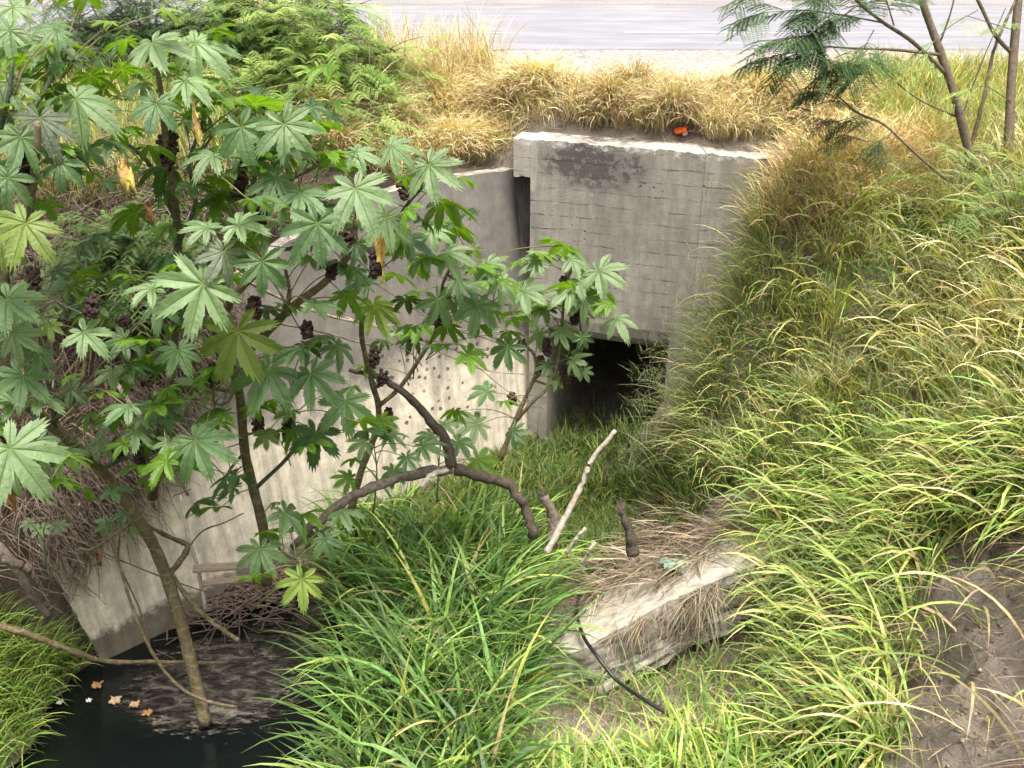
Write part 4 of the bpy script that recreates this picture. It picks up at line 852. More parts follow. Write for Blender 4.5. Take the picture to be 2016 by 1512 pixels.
def capsule_cluster(p0, p1, parent, n=30, r=.016):
    V0, F0 = [], []; ph = (1+5**.5)/2
    ico = np.array([(-1, ph, 0), (1, ph, 0), (-1, -ph, 0), (1, -ph, 0), (0, -1, ph), (0, 1, ph), (0, -1, -ph), (0, 1, -ph), (ph, 0, -1), (ph, 0, 1), (-ph, 0, -1), (-ph, 0, 1)])/math.sqrt(1+ph*ph)
    fi = [[0, 11, 5], [0, 5, 1], [0, 1, 7], [0, 7, 10], [0, 10, 11], [1, 5, 9], [5, 11, 4], [11, 10, 2], [10, 7, 6], [7, 1, 8], [3, 9, 4], [3, 4, 2], [3, 2, 6], [3, 6, 8], [3, 8, 9], [4, 9, 5], [2, 4, 11], [6, 2, 10], [8, 6, 7], [9, 8, 1]]
    mb = MB(); mb.tube([p0, p1], [.005, .004], 5)
    for i in range(n):
        t = (i+.5)/n; a = i*2.4; w_ = .026+.016*math.sin(t*3.1)
        c = p0*(1-t)+p1*t+np.array([math.cos(a), math.sin(a), random.uniform(-.5, .5)])*w_*random.uniform(.6, 1.15)
        rr = r*random.uniform(.75, 1.2); mb.add([c+v*rr*random.uniform(.85, 1.2) for v in ico], fi)
    return mb.build('seed_cluster', M['seed'], parent)
def castor(name, label, stems, leaves, clusters, grp='castor oil plants', base_mat='castor_bark'):
    """stems: list of (pts(px,py,D), r0, r1, material). leaves: (px,py,Rpx,ang,tilt,col[,D])"""
    root = pxl(stems[0][0])[0]; e = empty(name, root, label, 'castor plant', grp); nodes = []
    for pts, r0, r1, mt in stems:
        P = catmull(pxl(pts), 5); mesh_np('stem' if pts is stems[0][0] else 'branch', *tube(P, np.linspace(r0, r1, len(P))*(1+.06*np.sin(np.arange(len(P))*2.1)), 9), M[mt], e, smooth=True)
        nodes += list(P[len(P)//4:])
    nodes = np.array(nodes)
    for lf in leaves:
        px, py, rp, ang, tilt, col = lf[:6]; npx, npy, nD = project(nodes)
        if len(lf) > 6: D = lf[6]
        else:
            j = np.argmin(np.hypot(npx-px, npy-py)); D = nD[j]+random.uniform(-.35, .1)
        pos = at(px, py, D); tocam = CAM-pos; tocam /= np.linalg.norm(tocam)
        a = R(ang); a += random.gauss(0, .15); rp *= random.uniform(.8, 1.12); tip = RT*math.cos(a)-UP*math.sin(a)
        nr = tocam*abs(tilt)+np.array([0, 0, 1.])*(1-abs(tilt))+np.array([random.gauss(0, .2), random.gauss(0, .16), random.gauss(0, .12)])
        if tilt < 0: nr = -tocam*abs(tilt)*.9+np.array([0, 0, 1.])*(1-abs(tilt))+np.array([random.gauss(0, .1), random.gauss(0, .1), 0])
        if tilt < 0 and nr@tocam > 0: nr = nr-tocam*(nr@tocam)*1.5
        dist = np.linalg.norm(nodes-pos, axis=1)+np.maximum(0, nodes[:, 2]-pos[2])*1.2; j = int(np.argmin(np.abs(dist-.28)+dist*.5))
        make_leaf(pos, rp*D/F*1.22, tip, nr, col, nodes[j], e)
    if len(leaves) > 12:
        for q in range(int(len(leaves)*.35) if label.startswith('small') else min(98-len(leaves), int(len(leaves)*1.8))):
            nd = nodes[random.randrange(len(nodes)//3, len(nodes))]; pos = nd+np.array([random.gauss(0, .36), random.gauss(.08, .28), random.uniform(-.12, .38)]); tocam = CAM-pos; tocam /= np.linalg.norm(tocam); a = R(random.uniform(0, 180)); tip = RT*math.cos(a)-UP*math.sin(a)
            make_leaf(pos, random.uniform(.12, .25), tip, np.array([random.gauss(0, .3), random.gauss(.05, .3), 1.])-tocam*random.uniform(0, .5), random.choice('ggggtdp'), nd-np.array([0, 0, .1]), e)
    for cl in clusters:
        px, py, h = cl; npx, npy, nD = project(nodes); j = int(np.argmin(np.hypot(npx-px, npy-py)))
        D = nD[j]; a = at(px, py-h/2, D); b = at(px+random.uniform(-5, 5), py+h/2, D)
        mb = capsule_cluster(a, b, e, int(max(26, h*1.1)), .0185)
        if np.linalg.norm(nodes[j]-b) > .05:
            mesh_np('seed_stalk', *tube(catmull([nodes[j], (nodes[j]+b)/2+np.array([0, 0, -.02]), b], 3), .005, 5), M['green_stem'], e, smooth=True)
    return e
random.seed(21)
BK, GS = 'castor_bark', 'green_stem'
# A: leaning trunk rising out of the water to the left edge
castor('castor_plant', 'castor plant with a long bare brown trunk leaning left out of the black water', [
 ([(405, 1425, 8.75), (385, 1340, 8.7), (352, 1210, 8.55), (318, 1110, 8.4), (280, 1035, 8.2), (215, 945, 7.9), (140, 870, 7.5), (60, 800, 7.1), (10, 715, 6.8), (-8, 640, 6.6)], .058, .038, BK),
 ([(210, 940, 7.9), (170, 900, 7.7), (110, 915, 7.4), (50, 905, 7.1), (-20, 870, 6.9)], .026, .014, BK),
 ([(195, 925, 7.85), (250, 900, 7.8), (265, 905, 7.7), (300, 880, 7.5), (320, 830, 7.3), (320, 800, 7.2)], .02, .012, GS),
 ([(100, 835, 7.3), (150, 780, 7.0), (170, 700, 6.9), (165, 660, 6.8)], .018, .012, BK),
 ([(110, 840, 7.3), (95, 760, 7.0), (85, 700, 6.9), (70, 640, 6.8)], .014, .01, GS),
 ([(60, 800, 7.1), (85, 880, 6.7), (60, 930, 6.5)], .012, .009, GS)],
 [(20, 885, 100, 50, .6, 'p', 6.2), (45, 740, 58, 95, .75, 't'), (45, 605, 55, 80, .55, 'p'), (15, 590, 70, 30, .5, 't'), (25, 655, 48, 60, .6, 'p'), (140, 765, 48, 40, .7, 't'), (195, 775, 44, 30, -.3, 'g'),
  (165, 655, 52, 60, .6, 'p'), (245, 668, 44, 150, .5, 't'), (30, 795, 45, 200, .55, 'p'), (70, 870, 48, 70, .4, 't'), (115, 890, 50, 20, .35, 'p'), (30, 930, 42, 120, .4, 'p'), (185, 875, 34, 20, .35, 'p'),
  (325, 795, 44, 120, .7, 't'), (335, 870, 36, 90, .4, 'p'), (385, 868, 66, 60, .72, 't', 7.0), (290, 915, 58, 130, -.4, 'g'), (345, 925, 55, 70, -.4, 'g'), (235, 815, 42, 170, -.2, 'g'), (265, 850, 40, 30, .35, 'p'), (100, 640, 30, 90, .5, 'y'),
  (210, 835, 36, 200, .3, 'p'), (280, 820, 34, -10, .3, 'p'), (75, 690, 40, 100, .5, 't'), (300, 945, 38, 100, -.3, 'g')],
 [(275, 890, 55), (230, 882, 30), (15, 880, 45), (15, 935, 30), (290, 745, 26)])
# B: mid trunk with ring scars
castor('castor_plant', 'castor plant with thick ringed upright trunk before the pale wall, topped by big leaves', [
 ([(525, 1150, 8.7), (520, 1050, 8.5), (500, 965, 8.3), (482, 890, 8.1), (472, 780, 7.8), (448, 680, 7.5), (450, 600, 7.2), (520, 520, 6.9)], .048, .028, BK),
 ([(480, 700, 7.6), (530, 650, 7.4), (580, 600, 7.2), (640, 555, 7.0), (690, 495, 6.8), (700, 430, 6.6)], .034, .022, BK),
 ([(565, 610, 7.2), (570, 575, 7.1), (560, 520, 6.9)], .016, .012, BK),
 ([(450, 770, 7.8), (410, 760, 7.6), (385, 725, 7.4), (385, 690, 7.2)], .014, .01, BK),
 ([(470, 740, 7.7), (450, 790, 7.5), (420, 790, 7.4), (425, 730, 7.3)], .012, .008, BK),
 ([(448, 680, 7.5), (380, 600, 7.2), (340, 560, 7.0)], .018, .012, GS),
 ([(482, 890, 8.1), (450, 930, 7.9), (440, 980, 7.8)], .014, .01, GS),
 ([(500, 965, 8.3), (580, 880, 8.0), (560, 810, 7.8), (575, 760, 7.6)], .018, .012, GS),
 ([(516, 1040, 8.5), (560, 1090, 8.2), (590, 1100, 8.0)], .012, .009, GS)],
 [(400, 560, 100, 110, .85, 'p', 6.4), (300, 570, 58, 185, .5, 'p', 6.5), (440, 495, 60, 85, .75, 'r', 6.4), (515, 515, 66, 70, .85, 't', 6.4), (625, 440, 92, 105, .8, 't', 6.2), (700, 372, 88, 75, .75, 'p', 6.2), (640, 470, 50, 170, .5, 't', 6.6),
  (468, 652, 88, 97, .85, 'y', 6.9), (350, 690, 54, 85, .8, 't', 6.9), (292, 712, 62, 120, -.5, 'g', 7.2), (255, 668, 52, 85, -.45, 'g', 7.2), (235, 610, 38, 150, .6, 't', 7.0), (345, 640, 45, 160, -.3, 'g', 7.1), (310, 600, 50, 40, .4, 't', 7.0),
  (530, 728, 74, 100, .65, 't', 7.2), (612, 735, 62, 75, .7, 't', 7.2), (680, 790, 62, 80, .55, 't', 7.5), (622, 850, 62, 98, .85, 'd', 7.6), (522, 855, 34, 95, .8, 'y', 7.6), (500, 800, 46, 60, -.4, 'g', 7.7), (540, 790, 38, 100, -.4, 'g', 7.7),
  (330, 795, 45, 95, .65, 't', 7.3), (420, 805, 40, 160, -.3, 'g', 7.4), (430, 1000, 54, 150, -.3, 'g', 8.0), (460, 960, 40, 200, .3, 't', 8.0), (512, 1080, 62, 95, .8, 't', 7.9), (595, 1140, 48, 95, .75, 'y', 7.8), (560, 1010, 46, 60, .4, 't', 8.0), (640, 1060, 36, 70, .6, 't', 8.0),
  (680, 580, 46, 70, -.6, 'g', 7.0), (735, 600, 46, 80, -.6, 'y', 7.2), (560, 600, 40, 40, -.3, 'g', 7.2), (410, 450, 62, 180, .3, 'p', 6.4), (470, 445, 60, 5, .3, 'p', 6.4), (350, 520, 48, 200, -.3, 'g', 6.8), (230, 530, 52, 200, -.3, 'g', 7.0), (130, 560, 42, 160, .35, 't', 7.0),
  (660, 680, 48, 50, .4, 't', 7.4), (600, 680, 42, 30, .3, 'd', 7.4), (700, 480, 44, 90, .7, 'd', 6.7), (430, 540, 40, 60, -.4, 'g', 6.9)],
 [(500, 605, 36), (605, 650, 30), (740, 515, 55), (515, 430, 34), (425, 735, 40), (570, 845, 45), (510, 835, 28), (655, 530, 30), (685, 462, 36), (420, 870, 24), (245, 640, 36)])
# C: thin forked plant in front of the pitted wall
castor('castor_plant', 'slender forked castor plant standing before the pitted part of the pale wall', [
 ([(690, 1010, 9.3), (710, 930, 9.2), (740, 850, 9.1), (745, 800, 9.0), (730, 745, 8.8), (712, 660, 8.5), (718, 590, 8.2), (735, 530, 7.9), (770, 480, 7.6)], .036, .016, BK),
 ([(745, 800, 9.0), (785, 765, 8.9), (830, 700, 8.7), (858, 650, 8.5), (862, 590, 8.2), (880, 540, 8.0), (905, 500, 7.8)], .022, .012, BK),
 ([(770, 480, 7.6), (790, 420, 7.3), (830, 370, 7.0)], .016, .011, GS),
 ([(880, 540, 8.0), (960, 590, 8.2), (1000, 600, 8.3)], .01, .008, GS),
 ([(905, 500, 7.8), (960, 540, 8.0), (1030, 565, 8.4)], .01, .008, GS)],
 [(770, 288, 62, 10, .45, 'p', 6.6), (845, 325, 66, 55, .6, 'p', 6.8), (870, 400, 56, 70, -.45, 'g', 7.1), (800, 350, 58, 50, -.35, 'g', 6.9), (760, 425, 58, 100, .6, 'p', 7.0), (800, 470, 54, 70, .5, 't', 7.3), (850, 455, 46, 40, .5, 'p', 7.4), (880, 500, 54, 30, .4, 'p', 7.5), (930, 525, 52, 30, -.3, 'g', 7.6), (960, 520, 42, 20, .35, 'p', 7.7),
  (830, 510, 60, 60, -.4, 'g', 7.5), (780, 540, 54, 100, -.4, 'g', 7.6), (860, 590, 62, 65, .65, 't', 7.9), (800, 590, 40, 80, -.5, 'd', 7.9), (940, 600, 58, 95, .75, 't', 7.9), (880, 640, 36, 80, -.6, 'g', 8.3), (1000, 682, 50, 98, .8, 't', 8.4), (1010, 630, 40, 60, -.5, 'g', 8.4),
  (720, 560, 46, 200, .4, 't', 7.8), (1030, 575, 44, 30, .5, 'p', 8.2), (985, 555, 44, 20, .35, 'p', 8.0), (900, 555, 45, 20, .3, 't', 7.9), (745, 605, 40, 90, -.6, 'y', 8.1), (940, 640, 40, 60, -.4, 'g', 8.2), (700, 530, 40, 120, .5, 't', 7.7), (905, 350, 42, 30, -.3, 'g', 7.0)],
 [(738, 702, 36), (765, 828, 46), (862, 628, 34), (878, 582, 22), (795, 372, 34), (755, 745, 24)])
# D: small plant at the culvert corner
castor('castor_plant', 'small castor plant with yellowish forked stems at the corner of the culvert opening', [
 ([(985, 905, 10.3), (1010, 840, 10.2), (1040, 770, 10.1), (1055, 735, 10.0), (1052, 700, 9.9), (1035, 680, 9.8)], .03, .014, BK),
 ([(1015, 830, 10.2), (1050, 790, 10.0), (1085, 755, 9.9), (1100, 700, 9.8), (1108, 620, 9.6), (1115, 560, 9.4), (1130, 520, 9.3)], .02, .012, BK),
 ([(1055, 745, 10.0), (1080, 720, 9.9), (1140, 690, 9.7), (1140, 600, 9.5), (1160, 560, 9.4)], .014, .009, GS),
 ([(1055, 750, 10.0), (1080, 757, 9.9), (1105, 755, 9.9)], .014, .009, BK)],
 [(1095, 498, 42, 5, -.25, 'g'), (1062, 518, 42, 175, .35, 'p'), (1125, 510, 50, 20, .4, 'p'), (1180, 535, 52, 40, .4, 'p'), (1165, 565, 52, 25, -.35, 'g'), (1120, 575, 50, 160, .45, 'p'), (1065, 590, 46, 170, .45, 'p'), (1150, 585, 44, 20, .5, 'p'),
  (1148, 662, 30, 95, .85, 't'), (1062, 655, 30, 100, .7, 'p'), (1100, 650, 36, 10, .35, 'p'), (1075, 610, 42, 110, -.5, 'g'), (1128, 710, 32, 30, .5, 'p'), (1148, 728, 22, 80, .7, 'p'), (1095, 742, 28, 70, .65, 'p'), (1080, 720, 26, 170, .4, 't'), (1212, 628, 36, 70, .4, 'p'),
  (960, 770, 36, 170, .3, 't'), (895, 808, 34, 100, -.6, 'g'), (990, 790, 36, 30, -.3, 'g'), (940, 835, 42, 160, .4, 'p'), (1010, 850, 34, 60, .5, 't'), (1100, 600, 40, 150, -.4, 'g'), (1140, 550, 40, 30, .35, 'p')],
 [(1110, 562, 34), (1133, 626, 26), (1075, 682, 30), (1110, 738, 36), (1064, 716, 28), (1008, 785, 20), (1028, 680, 22)])
# E: upper left plant at the frame's edge
castor('castor_plant', 'tall castor plant at the left edge with one yellowing drooping leaf', [
 ([(-60, 900, 7.4), (-30, 700, 7.0), (5, 560, 6.6), (50, 440, 6.3), (62, 380, 6.1), (72, 300, 5.9), (75, 240, 5.8)], .05, .018, BK),
 ([(5, 560, 6.6), (-20, 440, 6.3), (-10, 300, 6.1), (15, 200, 5.9), (25, 120, 5.8)], .024, .012, GS),
 ([(-20, 440, 6.3), (60, 230, 6.2), (110, 140, 6.2), (120, 100, 6.2)], .018, .01, GS),
 ([(15, 520, 6.5), (40, 600, 6.6), (60, 560, 6.5)], .012, .009, GS)],
 [(50, 440, 84, 95, .75, 'y', 5.7), (40, 270, 64, 90, .65, 't', 5.8), (15, 350, 66, 85, .7, 't', 5.7), (78, 232, 66, 95, .65, 'r', 5.9), (15, 165, 62, 40, .55, 'p', 5.9), (90, 80, 66, 60, .55, 'p', 6.2), (20, 60, 62, 120, .5, 'p', 6.1), (150, 195, 74, 25, .45, 'p', 6.1),
  (25, 15, 48, 60, .5, 'p', 6.2), (120, 320, 58, 75, .6, 't', 6.0), (30, 95, 52, 160, .3, 'g', 6.2), (60, 150, 56, 140, -.3, 'g', 6.2), (90, 400, 50, 95, -.5, 'g', 6.4), (0, 465, 55, 100, .6, 'y', 6.0), (110, 170, 50, 40, -.3, 'g', 6.3), (150, 95, 40, 10, -.3, 'g', 6.3), (120, 300, 46, 60, -.4, 'd', 6.3), (20, 225, 46, 150, .4, 'd', 6.1)],
 [(40, 300, 60), (50, 345, 30), (65, 550, 36), (180, 605, 40)])
# F: upper middle plant
castor('castor_plant', 'tall castor plant at upper left, right of the edge one, with long seed spikes', [
 ([(300, 980, 9.0), (330, 800, 8.4), (345, 620, 7.8), (350, 470, 7.4), (340, 370, 7.0), (325, 260, 6.8), (318, 190, 6.6), (305, 110, 6.5)], .045, .015, BK),
 ([(352, 450, 7.35), (300, 330, 7.0), (225, 260, 6.7), (190, 200, 6.6)], .018, .01, GS),
 ([(350, 480, 7.4), (385, 400, 7.1), (372, 320, 6.9), (400, 230, 6.8), (390, 110, 6.7)], .018, .01, GS),
 ([(345, 560, 7.6), (450, 480, 7.2), (490, 400, 7.0), (510, 290, 6.8), (520, 240, 6.7)], .024, .013, GS),
 ([(490, 400, 7.0), (560, 360, 6.9), (620, 330, 6.8)], .014, .009, GS)],
 [(308, 205, 66, 85, .7, 't', 6.3), (300, 85, 64, 60, .5, 'p', 6.4), (385, 85, 66, 45, .5, 'p', 6.5), (365, 160, 60, 20, .45, 'p', 6.4), (180, 150, 52, 75, -.5, 'g', 6.5), (235, 260, 64, 45, -.4, 'g', 6.5), (290, 290, 58, 60, -.35, 'g', 6.6), (475, 250, 64, 85, .75, 't', 6.4), (560, 245, 68, 45, .7, 'p', 6.4),
  (430, 200, 56, 20, -.3, 'g', 6.6), (500, 205, 60, 10, -.3, 'g', 6.6), (600, 250, 56, 20, -.35, 'g', 6.6), (420, 60, 46, 10, -.3, 'g', 6.6), (250, 80, 46, 180, -.3, 'g', 6.6), (420, 310, 54, 160, .3, 'p', 6.5), (400, 300, 56, 30, -.3, 'g', 6.7), (545, 350, 62, 130, .55, 't', 6.6), (590, 380, 62, 100, .5, 't', 6.6), (500, 310, 58, 40, -.3, 'g', 6.7),
  (640, 300, 64, 20, -.3, 'g', 6.7), (560, 300, 50, 0, .3, 'p', 6.6), (270, 420, 64, 130, -.45, 'g', 7.0), (420, 360, 50, 30, -.3, 'g', 7.0), (390, 440, 54, 0, -.25, 'g', 7.0), (180, 340, 44, 100, -.4, 'g', 6.8), (320, 130, 48, 20, -.3, 'g', 6.6), (170, 290, 48, 60, .5, 't', 6.5), (550, 290, 50, 180, -.3, 'd', 6.7),
  (640, 250, 44, 20, -.3, 'g', 6.7), (700, 300, 50, 20, .35, 'p', 6.6), (660, 330, 60, 30, -.3, 'g', 6.7), (560, 400, 50, 60, .4, 'p', 6.7), (470, 300, 46, 150, .5, 'p', 6.6), (610, 210, 40, 10, .3, 'd', 6.7), (440, 380, 50, 150, -.4, 'g', 7.0), (510, 470, 44, 140, -.4, 'g', 7.1)],
 [(322, 300, 66), (338, 290, 60), (470, 340, 64), (472, 375, 30)])
# low seedlings before the wall
sd_l = [('cluster of low castor seedlings at the foot of the pitted pale wall', [(735, 1010, 9.0), (742, 930, 8.9), (735, 870, 8.8)], [(720, 870, 36, 170, .35, 'p'), (765, 860, 38, 20, .35, 'p'), (800, 900, 34, 60, .4, 't'), (700, 905, 34, 150, -.3, 'g'), (750, 830, 34, 30, .3, 'g'), (830, 880, 40, 20, .35, 't'), (775, 925, 30, 90, .5, 't'), (690, 940, 30, 160, .3, 'g')]),
        ('castor seedling beside the thin forked plant near the grass', [(860, 990, 9.6), (865, 900, 9.5), (870, 860, 9.5)], [(850, 860, 34, 160, .35, 't'), (900, 870, 34, 30, .35, 't'), (940, 905, 38, 50, .55, 'g'), (875, 835, 32, 60, .3, 'p')]),
        ('small pale castor seedling at the left foot of the twig bank', [(90, 1120, 8.4), (88, 1070, 8.3), (86, 1045, 8.3)], [(80, 1040, 26, 100, .5, 'p'), (60, 1030, 22, 180, .4, 'p'), (110, 1035, 22, 10, .4, 'p')]),
        ('small castor seedling hanging over the top of the pale wall near the leaning trunk', [(232, 1110, 8.5), (235, 1060, 8.4), (240, 1030, 8.4)], [(245, 1010, 30, 60, .4, 't'), (215, 1030, 26, 170, .4, 't'), (265, 1035, 24, 20, .3, 'g')])]
for lab, st, lv in sd_l: castor('castor_seedling', lab, [(st, .009, .005, GS)], lv, [], 'castor seedlings', GS)

# withered leaves hanging in the castor plants
def crumple(name, px, py, D, w_, h, m, label, seed):
    rd = random.Random(seed); V = []; nu, nv = 9, 14
    c = at(px, py, D)
    for j in range(nv):
        t = j/(nv-1); ww = w_*math.sin(math.pi*(.12+.82*t))**.6; tw = t*2.2+seed
        for i in range(nu):
            s = i/(nu-1)-.5
            x = ww*s*math.cos(tw*.6)*(1+.15*rd.uniform(-1, 1)); y = .5*ww*math.sin(s*5+tw)*.7+rd.uniform(-.01, .01); z = (.5-t)*h+.03*math.sin(i*1.9+j)
            V.append(c+np.array([x, y, z]))
    Fc = np.array([[j*nu+i, j*nu+i+1, (j+1)*nu+i+1, (j+1)*nu+i] for j in range(nv-1) for i in range(nu-1)])
    o = mesh_np(name, V, Fc, m, smooth=True, label=label, cat='dead leaf'); return o
crumple('withered_leaf', 752, 515, 6.7, .13, .34, M['yellow_leaf'], 'curled yellow and brown withered leaf hanging in the middle of the castor leaves', 1)
crumple('withered_leaf', 385, 235, 6.1, .08, .27, M['yellow_leaf'], 'curled bright yellow leaf hanging beside the seed spike at upper left', 2)
crumple('withered_leaf', 245, 345, 6.2, .12, .22, M['yellow_leaf'], 'shrivelled yellow green leaf with a brown top hanging over the left bank', 3)
crumple('withered_leaf', 293, 420, 6.8, .06, .12, M['brown_leaf'], 'small curled brown leaf hanging below the dark green leaves', 4)
crumple('withered_leaf', 20, 975, 6.6, .14, .26, M['brown_leaf'], 'large dark brown dead leaf at the left edge', 5)
crumple('withered_leaf', 195, 1098, 8.2, .11, .17, M['brown_leaf'], 'brown dead leaf hanging before the lower corner of the pale wall', 6)

# ---------------------------------------------------------------- feathery trees
def frond(P0, d, L, npin, plen, nl, ls, cols, parts, droop=.3):
    """bipinnate leaf: rachis from P0 along d"""
    d = d/np.linalg.norm(d); up = np.array([0, 0, 1.]); side = np.cross(d, up); side /= np.linalg.norm(side)+1e-6; Vs = []
    base = []; dirs = []; lens = []
    for i in range(npin):
        t = .2+.8*i/(npin-1); p = P0+d*L*t-up*droop*L*t*t
        for s in (-1, 1):
            pd = d*.55+side*s*.85-up*random.uniform(.1, .45); pd /= np.linalg.norm(pd); pl = plen*(1-.25*abs(t-.5))
            k = np.arange(nl)/(nl-1); q = p+pd*(pl*(.06+.94*k))[:, None]-up*(.25*pl*k*k)[:, None]
            ax = np.cross(pd, side*s*.2+up); ax /= np.linalg.norm(ax)
            for s2 in (-1, 1):
                lw_ = ls*(1-.35*np.abs(k-.45)); a = q; b = q+(ax*s2*.85+pd*.42-up*.18)*lw_[:, None]
                wv_ = pd*ls*.26
                Vs.append(np.stack([a, (a+b)/2+wv_, b, (a+b)/2-wv_], 1))
            # pinna axis
            Vs.append(np.stack([p+up*.001, q[nl//2]+side*.0015, q[-1], q[nl//2]-side*.0015], 0)[None])
    V = np.concatenate(Vs).reshape(-1, 3); n = len(V)//4
    c = np.tile(np.array(cols[random.randrange(len(cols))])*math.exp(random.gauss(0, .15)), (len(V), 1))
    parts.append((V, np.arange(n*4).reshape(-1, 4), c))
def feather_tree(name, label, trunks, twigs, cols, grp, L=.26, npin=5, plen=.13, nl=11, ls=.022, mt='tree_bark', extra=0):
    P0 = pxl(trunks[0][0])[0]; e = empty(name, P0, label, 'tree', grp)
    for i, (pts, r0, r1) in enumerate(trunks):
        P = catmull(pxl(pts), 5); mesh_np('trunk' if i == 0 else 'limb', *tube(P, np.linspace(r0, r1, len(P)), 8, .12), M[mt], e, smooth=True)
    parts = []; tw = MB()
    for pts, r0, nfr, sp_ in twigs:
        P = catmull(pxl(pts), 4); tw.tube(P, np.linspace(r0, .003, len(P)), 5)
        for i in range(int(nfr*(1.5 if extra else .85))):
            t = random.uniform(.12, 1)*(len(P)-1); k = int(min(t, len(P)-2)); p = P[k]+(P[k+1]-P[k])*(t-k); d = P[k+1]-P[k]; d = d/np.linalg.norm(d)
            dr = d*.5+np.array([random.gauss(0, sp_), random.gauss(0, sp_), random.gauss(0, sp_*.5)])
            q = p+dr*random.uniform(0, extra)
            if extra: tw.tube([p, (p+q)/2+np.array([0, 0, .02]), q], [.005, .004, .003], 4)
            frond(q, dr, L*random.uniform(.7, 1.2), npin, plen*random.uniform(.75, 1.1), nl, ls, cols, parts)
    tw.build('twigs', M[mt], e)
    V, Fc, c = joinb(parts); mesh_np('foliage', V, Fc, M['leaflet'], e, cols=c)
    return e
random.seed(5)
DG = [(.055, .11, .04), (.08, .15, .055), (.045, .09, .035)]; LG = [(.16, .25, .07), (.12, .21, .06), (.20, .28, .08)]; MGc = [(.18, .29, .085), (.25, .37, .11), (.34, .44, .15)]
# right pair of trunks
feather_tree('feathery_tree', 'slender tree at upper right with leaning brown trunk and dark feathery leaves', [
 ([(1930, 400, 9.3), (1905, 290, 9.15), (1880, 190, 9.0), (1850, 100, 8.9), (1815, 0, 8.8), (1770, -160, 8.6)], .047, .03),
 ([(1872, 155, 9.0), (1800, 85, 8.7), (1740, 45, 8.5), (1690, 5, 8.3), (1640, -50, 8.2)], .022, .008),
 ([(1852, 108, 8.9), (1760, 98, 8.6), (1680, 95, 8.4), (1600, 90, 8.2)], .015, .006),
 ([(1894, 235, 9.1), (1800, 190, 9.0), (1720, 120, 9.1)], .009, .005),
 ([(1850, 85, 8.9), (1870, 30, 8.8), (1885, -30, 8.7)], .01, .006)],
 [([(1740, 45, 8.5), (1660, 30, 8.3), (1580, 20, 8.1), (1500, 25, 8.0)], .008, 20, .4), ([(1690, 8, 8.3), (1620, 60, 8.1), (1560, 75, 8.0), (1500, 80, 8.0)], .008, 16, .4), ([(1640, 92, 8.3), (1580, 100, 8.1), (1520, 110, 8.0)], .006, 12, .35), ([(1720, 60, 8.5), (1690, 110, 8.3), (1650, 130, 8.2)], .006, 12, .35), ([(1740, 100, 8.6), (1700, 130, 8.4)], .005, 8, .35),
  ([(1700, 0, 8.3), (1600, -20, 8.1), (1500, -20, 8.0)], .008, 16, .4), ([(1760, 50, 8.6), (1740, -10, 8.5), (1700, -60, 8.4)], .008, 10, .4)],
 DG, 'trees on the right bank', L=.3, npin=6, plen=.18, nl=11, ls=.034)
feather_tree('feathery_tree', 'grey trunk at the right edge with thin sparse fine leaves', [
 ([(1975, 420, 9.2), (1985, 300, 9.1), (1992, 150, 9.0), (2005, 0, 8.9), (2020, -150, 8.8)], .045, .032),
 ([(1998, 110, 9.0), (1960, 70, 8.9), (1925, 0, 8.8), (1890, -60, 8.7)], .022, .012)],
 [([(1925, 20, 8.8), (1860, 60, 8.7), (1800, 130, 8.7)], .005, 7, .5), ([(1990, 200, 9.0), (1940, 170, 8.8), (1900, 180, 8.7)], .005, 7, .5), ([(1995, 330, 9.0), (1930, 300, 8.8), (1860, 290, 8.7)], .005, 8, .5), ([(1998, 60, 8.9), (1900, 30, 8.8)], .005, 6, .5)],
 MGc, 'trees on the right bank', L=.22, npin=4, plen=.1, nl=8, ls=.024)
feather_tree('feathery_shrub', 'low dark feathery branch spreading above the rusty grass at upper right', [
 ([(1870, 360, 9.0), (1800, 300, 8.9), (1740, 245, 8.8), (1690, 222, 8.7), (1650, 190, 8.7)], .014, .006)],
 [([(1740, 245, 8.8), (1690, 225, 8.7), (1630, 185, 8.6), (1590, 190, 8.6)], .006, 14, .35), ([(1700, 225, 8.7), (1640, 240, 8.6), (1600, 230, 8.6)], .005, 10, .35), ([(1760, 260, 8.8), (1720, 280, 8.7), (1660, 265, 8.6)], .005, 10, .35)],
 DG, 'trees on the right bank', L=.24, npin=5, plen=.13, nl=9, ls=.028)
feather_tree('feathery_shrub', 'small bright green shrub at the right edge below the tree trunks', [
 ([(2010, 480, 8.2), (1990, 420, 8.2), (1970, 370, 8.2)], .012, .006)],
 [([(2000, 430, 8.2), (1950, 400, 8.1), (1900, 430, 8.0)], .005, 10, .5), ([(1980, 380, 8.2), (1930, 360, 8.1)], .005, 8, .5), ([(2010, 400, 8.2), (2030, 360, 8.2)], .005, 8, .5)],
 LG, 'trees on the right bank', L=.18, npin=4, plen=.09, nl=8, ls=.024)
